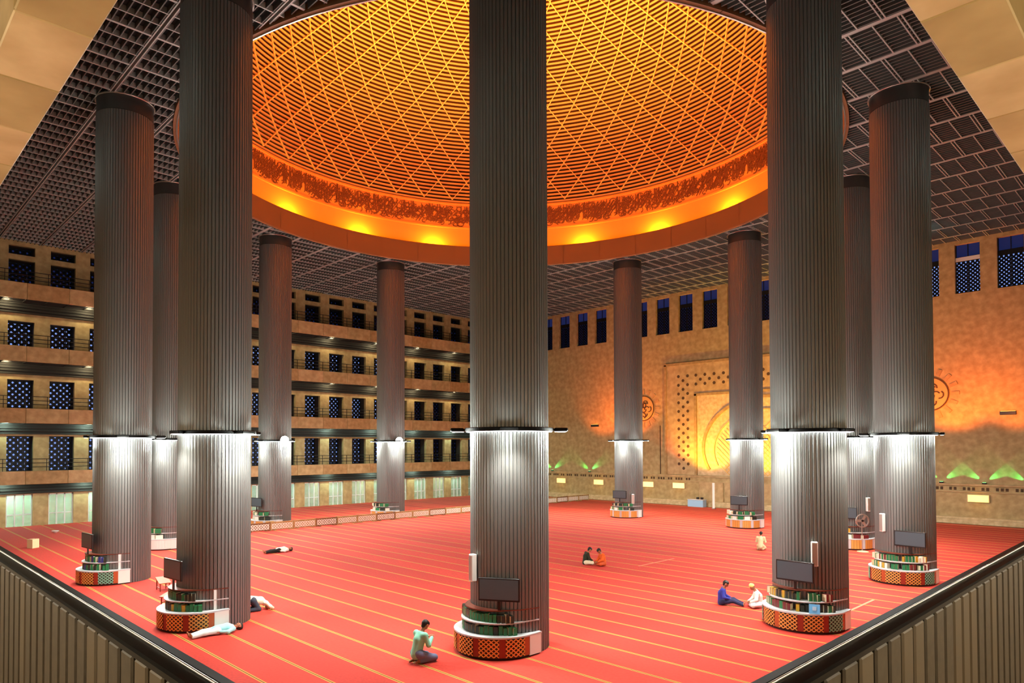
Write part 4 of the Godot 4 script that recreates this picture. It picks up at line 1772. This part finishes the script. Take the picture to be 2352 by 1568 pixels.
const POSES := {
	"seiza": {"pel": Vector3(-.06, .27, 0), "che": Vector3(.03, .58, 0), "nec": Vector3(.10, .76, 0), "hea": Vector3(.19, .88, 0), "sh": Vector3(.07, .71, .18), "el": Vector3(.14, .47, .24), "wr": Vector3(.36, .58, .09), "hip": Vector3(-.04, .25, .1), "kn": Vector3(.38, .1, .17), "an": Vector3(-.05, .075, .11), "to": Vector3(-.2, .05, .1)},
	"sujud": {"pel": Vector3(-.22, .42, 0), "che": Vector3(.1, .34, 0), "nec": Vector3(.28, .24, 0), "hea": Vector3(.38, .12, 0), "sh": Vector3(.24, .27, .18), "el": Vector3(.36, .13, .29), "wr": Vector3(.5, .04, .2), "hip": Vector3(-.22, .4, .1), "kn": Vector3(-.02, .08, .14), "an": Vector3(-.42, .08, .1), "to": Vector3(-.54, .05, .1)},
	"lie": {"pel": Vector3(0, .13, 0), "che": Vector3(.34, .14, 0), "nec": Vector3(.53, .13, 0), "hea": Vector3(.69, .12, 0), "sh": Vector3(.46, .12, .19), "el": Vector3(.24, .08, .3), "wr": Vector3(.04, .1, .22), "hip": Vector3(-.02, .12, .1), "kn": Vector3(-.42, .12, .1), "an": Vector3(-.82, .07, .1), "to": Vector3(-.88, .19, .13)},
	"legs": {"pel": Vector3(0, .13, 0), "che": Vector3(.02, .43, 0), "nec": Vector3(.08, .61, 0), "hea": Vector3(.14, .75, 0), "sh": Vector3(.05, .57, .19), "el": Vector3(.1, .33, .26), "wr": Vector3(.3, .26, .14), "hip": Vector3(.02, .12, .1), "kn": Vector3(.42, .2, .14), "an": Vector3(.78, .06, .12), "to": Vector3(.83, .16, .14)},
	"cross": {"pel": Vector3(0, .13, 0), "che": Vector3(.05, .42, 0), "nec": Vector3(.12, .60, 0), "hea": Vector3(.21, .71, 0), "sh": Vector3(.09, .56, .18), "el": Vector3(.16, .32, .27), "wr": Vector3(.32, .22, .13), "hip": Vector3(.02, .12, .1), "kn": Vector3(.28, .13, .33), "an": Vector3(.3, .07, -.05), "to": Vector3(.24, .06, -.2)}}

func person(at: Vector3, turn: float, sc: float, pose: String, shirt: Color, trouser: Color, label: String, group := "", cap = null, sleeves := 1.0, robe := false):
	var J: Dictionary = POSES[pose]
	var o := node("person", at, turn)
	o.scale = Vector3.ONE * sc
	tag(o, label, "person", group)
	var m := func(v: Vector3, s: int) -> Vector3: return Vector3(v.x, v.y, v.z * s)
	var pel: Vector3 = J.pel
	var che: Vector3 = J.che
	var nec: Vector3 = J.nec
	var hea: Vector3 = J.hea
	var torso := [[pel, che, .115, .125], [che, nec.lerp(che, .25), .125, .085]]
	var body := torso.duplicate()
	body.append([nec.lerp(che, .2), hea, .055, .05])
	var sh_b := []
	var tr_b := [[pel, pel.lerp(che, .3), .12, .12]]
	var hands := []
	for s in [-1, 1]:
		var sh: Vector3 = m.call(J.sh, s)
		var el: Vector3 = m.call(J.el, s)
		var wr: Vector3 = m.call(J.wr, s)
		var hip: Vector3 = m.call(J.hip, s)
		var kn: Vector3 = m.call(J.kn, s)
		var an: Vector3 = m.call(J.an, s)
		var to: Vector3 = m.call(J.to, s)
		body.append_array([[che.lerp(nec, .55), sh, .07, .058], [sh, el, .052, .042], [el, wr, .042, .028], [pel, hip, .1, .095], [hip, kn, .088, .058], [kn, an, .056, .038], [an, to, .038, .028]])
		sh_b.append_array([[che.lerp(nec, .5), sh, .085, .075], [sh, el, .07, .06], [el, el.lerp(wr, sleeves), .06, .048]])
		tr_b.append_array([[pel, hip, .115, .11], [hip, kn, .105, .08], [kn, kn.lerp(an, .92), .078, .062]])
		if robe:
			tr_b.append([kn.lerp(hip, .3), an, .09, .07])
		var hd := (wr - el).normalized()
		hands.append([wr, hd, s])
	var st := ST()
	sdf_add(body, 0.02, 0.05, st)
	# head in a finer grid: skull, jaw, nose, ears
	var ax := (hea - nec).normalized()
	var fwd := Vector3(1, 0, 0)
	if pose == "lie":
		fwd = Vector3(0, 1, 0)
	elif pose == "sujud":
		fwd = Vector3(.45, -.9, 0).normalized()
	elif pose == "seiza":
		fwd = Vector3(.86, -.5, 0).normalized()
	fwd = (fwd - ax * fwd.dot(ax)).normalized()
	var sd := ax.cross(fwd)
	var hc := hea + ax * 0.045
	var head := [[hc + ax * .03 - fwd * .012, hc + ax * .02 + fwd * .012, .088, .085], [hc - ax * .045 + fwd * .03, hc - ax * .06 + fwd * .05, .058, .042], [hc - ax * .005 + fwd * .088, hc - ax * .03 + fwd * .104, .012, .017], [hc - ax * .052 + fwd * .088, hc - ax * .052 + fwd * .09, .018, .016], [hc + sd * .086, hc + sd * .088 - ax * .03, .016, .012], [hc - sd * .086, hc - sd * .088 - ax * .03, .016, .012], [nec, hc - ax * .05, .05, .05]]
	sdf_add(head, 0.0085, 0.02, st)
	for h in hands:
		var wr: Vector3 = h[0]
		var d: Vector3 = h[1]
		var up := Vector3.UP if absf(d.y) < .9 else Vector3(1, 0, 0)
		var side := d.cross(up).normalized()
		var nrm := side.cross(d)
		var pal := []
		for q in 4:
			var off := side * (-.027 + q * .018)
			pal.append([wr + d * .01 + off * .6, wr + d * .085 + off, .014, .012])
			var len_: float = [.062, .075, .07, .055][q]
			var k0 := wr + d * .085 + off
			var k1 := k0 + d * len_ * .5 - nrm * .008
			pal.append([k0, k1, .0095, .0085])
			pal.append([k1, k1 + d * len_ * .45 - nrm * .02, .0085, .007])
		var th: Vector3 = side * (-.03 * h[2])
		pal.append([wr + d * .02 + th, wr + d * .06 + th * 2.0, .014, .010])
		pal.append([wr + d * .06 + th * 2.0, wr + d * .09 + th * 2.2, .010, .008])
		sdf_add(pal, 0.006, 0.006, st)
	obj("body", st, "skin", o)
	var ms := StandardMaterial3D.new()
	ms.albedo_color = shirt
	ms.roughness = 0.85
	var mt := StandardMaterial3D.new()
	mt.albedo_color = trouser
	mt.roughness = 0.85
	var s1 := ST()
	sdf_add([[pel.lerp(che, -.12), che, .142, .148], [che, nec.lerp(che, .3), .148, .1]] + sh_b, 0.02, 0.04, s1)
	obj("shirt", s1, ms, o)
	var s2 := ST()
	sdf_add(tr_b, 0.02, 0.05, s2)
	obj("trousers" if not robe else "sarong", s2, mt, o)
	var s3 := ST()
	if cap == null:
		sdf_add([[hc + ax * .045 - fwd * .03, hc + ax * .05 + fwd * .02, .092, .082], [hc + ax * .02 - fwd * .045, hc - ax * .045 - fwd * .045, .075, .055]], 0.009, 0.02, s3)
		obj("hair", s3, "hair", o)
	else:
		sdf_add([[hc + ax * .05 - fwd * .01, hc + ax * .075, .093, .085]], 0.009, 0.02, s3)
		var mc := StandardMaterial3D.new()
		mc.albedo_color = cap
		mc.roughness = 0.85
		obj("cap", s3, mc, o)
	return o

func build_people():
	# yaw 0 faces +X, the direction of prayer
	person(Vector3(-17.6, 0, 14.0), 0.0, 1.1, "seiza", Color(0.55, 0.86, 0.76), Color(0.42, 0.48, 0.62), "man in mint shirt kneeling with raised hands left of the central column")
	person(Vector3(-20.42, 0, 7.05), 0.0, 1.0, "lie", Color(0.62, 0.86, 0.88), Color(0.80, 0.90, 0.90), "person in pale blue clothes lying before the shelf of the big left column")
	person(Vector3(-18.05, 0, 4.9), 0.0, 1.0, "sujud", Color(0.90, 0.89, 0.80), Color(0.20, 0.24, 0.30), "man in cream shirt bowing to the floor beside the big left column")
	person(Vector3(-10.95, 0, -7.8), 0.0, 1.0, "lie", Color(0.92, 0.91, 0.88), Color(0.07, 0.07, 0.08), "person in white shirt and dark trousers lying far out on the carpet")
	person(Vector3(-1.75, 0, 7.2), -0.6, 1.0, "cross", Color(0.12, 0.16, 0.09), Color(0.85, 0.83, 0.72), "person in dark green top sitting cross legged on the open carpet")
	person(Vector3(-1.35, 0, 8.05), 2.6, 1.0, "cross", Color(0.85, 0.36, 0.08), Color(0.75, 0.30, 0.10), "person in orange sitting beside the dark clad person on open carpet")
	person(Vector3(9.2, 0, 11.3), 0.3, 1.0, "seiza", Color(0.82, 0.82, 0.66), Color(0.80, 0.74, 0.58), "person in cream robe kneeling near the far right carpet edge", "", null, 1.0, true)
	person(Vector3(-5.08, 0, 16.44), -1.15, 1.0, "legs", Color(0.15, 0.18, 0.55), Color(0.12, 0.14, 0.30), "man in blue shirt sitting with outstretched legs left of the right shelf")
	person(Vector3(-4.5, 0, 17.65), 2.2, 1.0, "cross", Color(0.90, 0.89, 0.86), Color(0.82, 0.86, 0.88), "person in white with pale yellow cap sitting against the right shelf", "", Color(0.88, 0.80, 0.45))
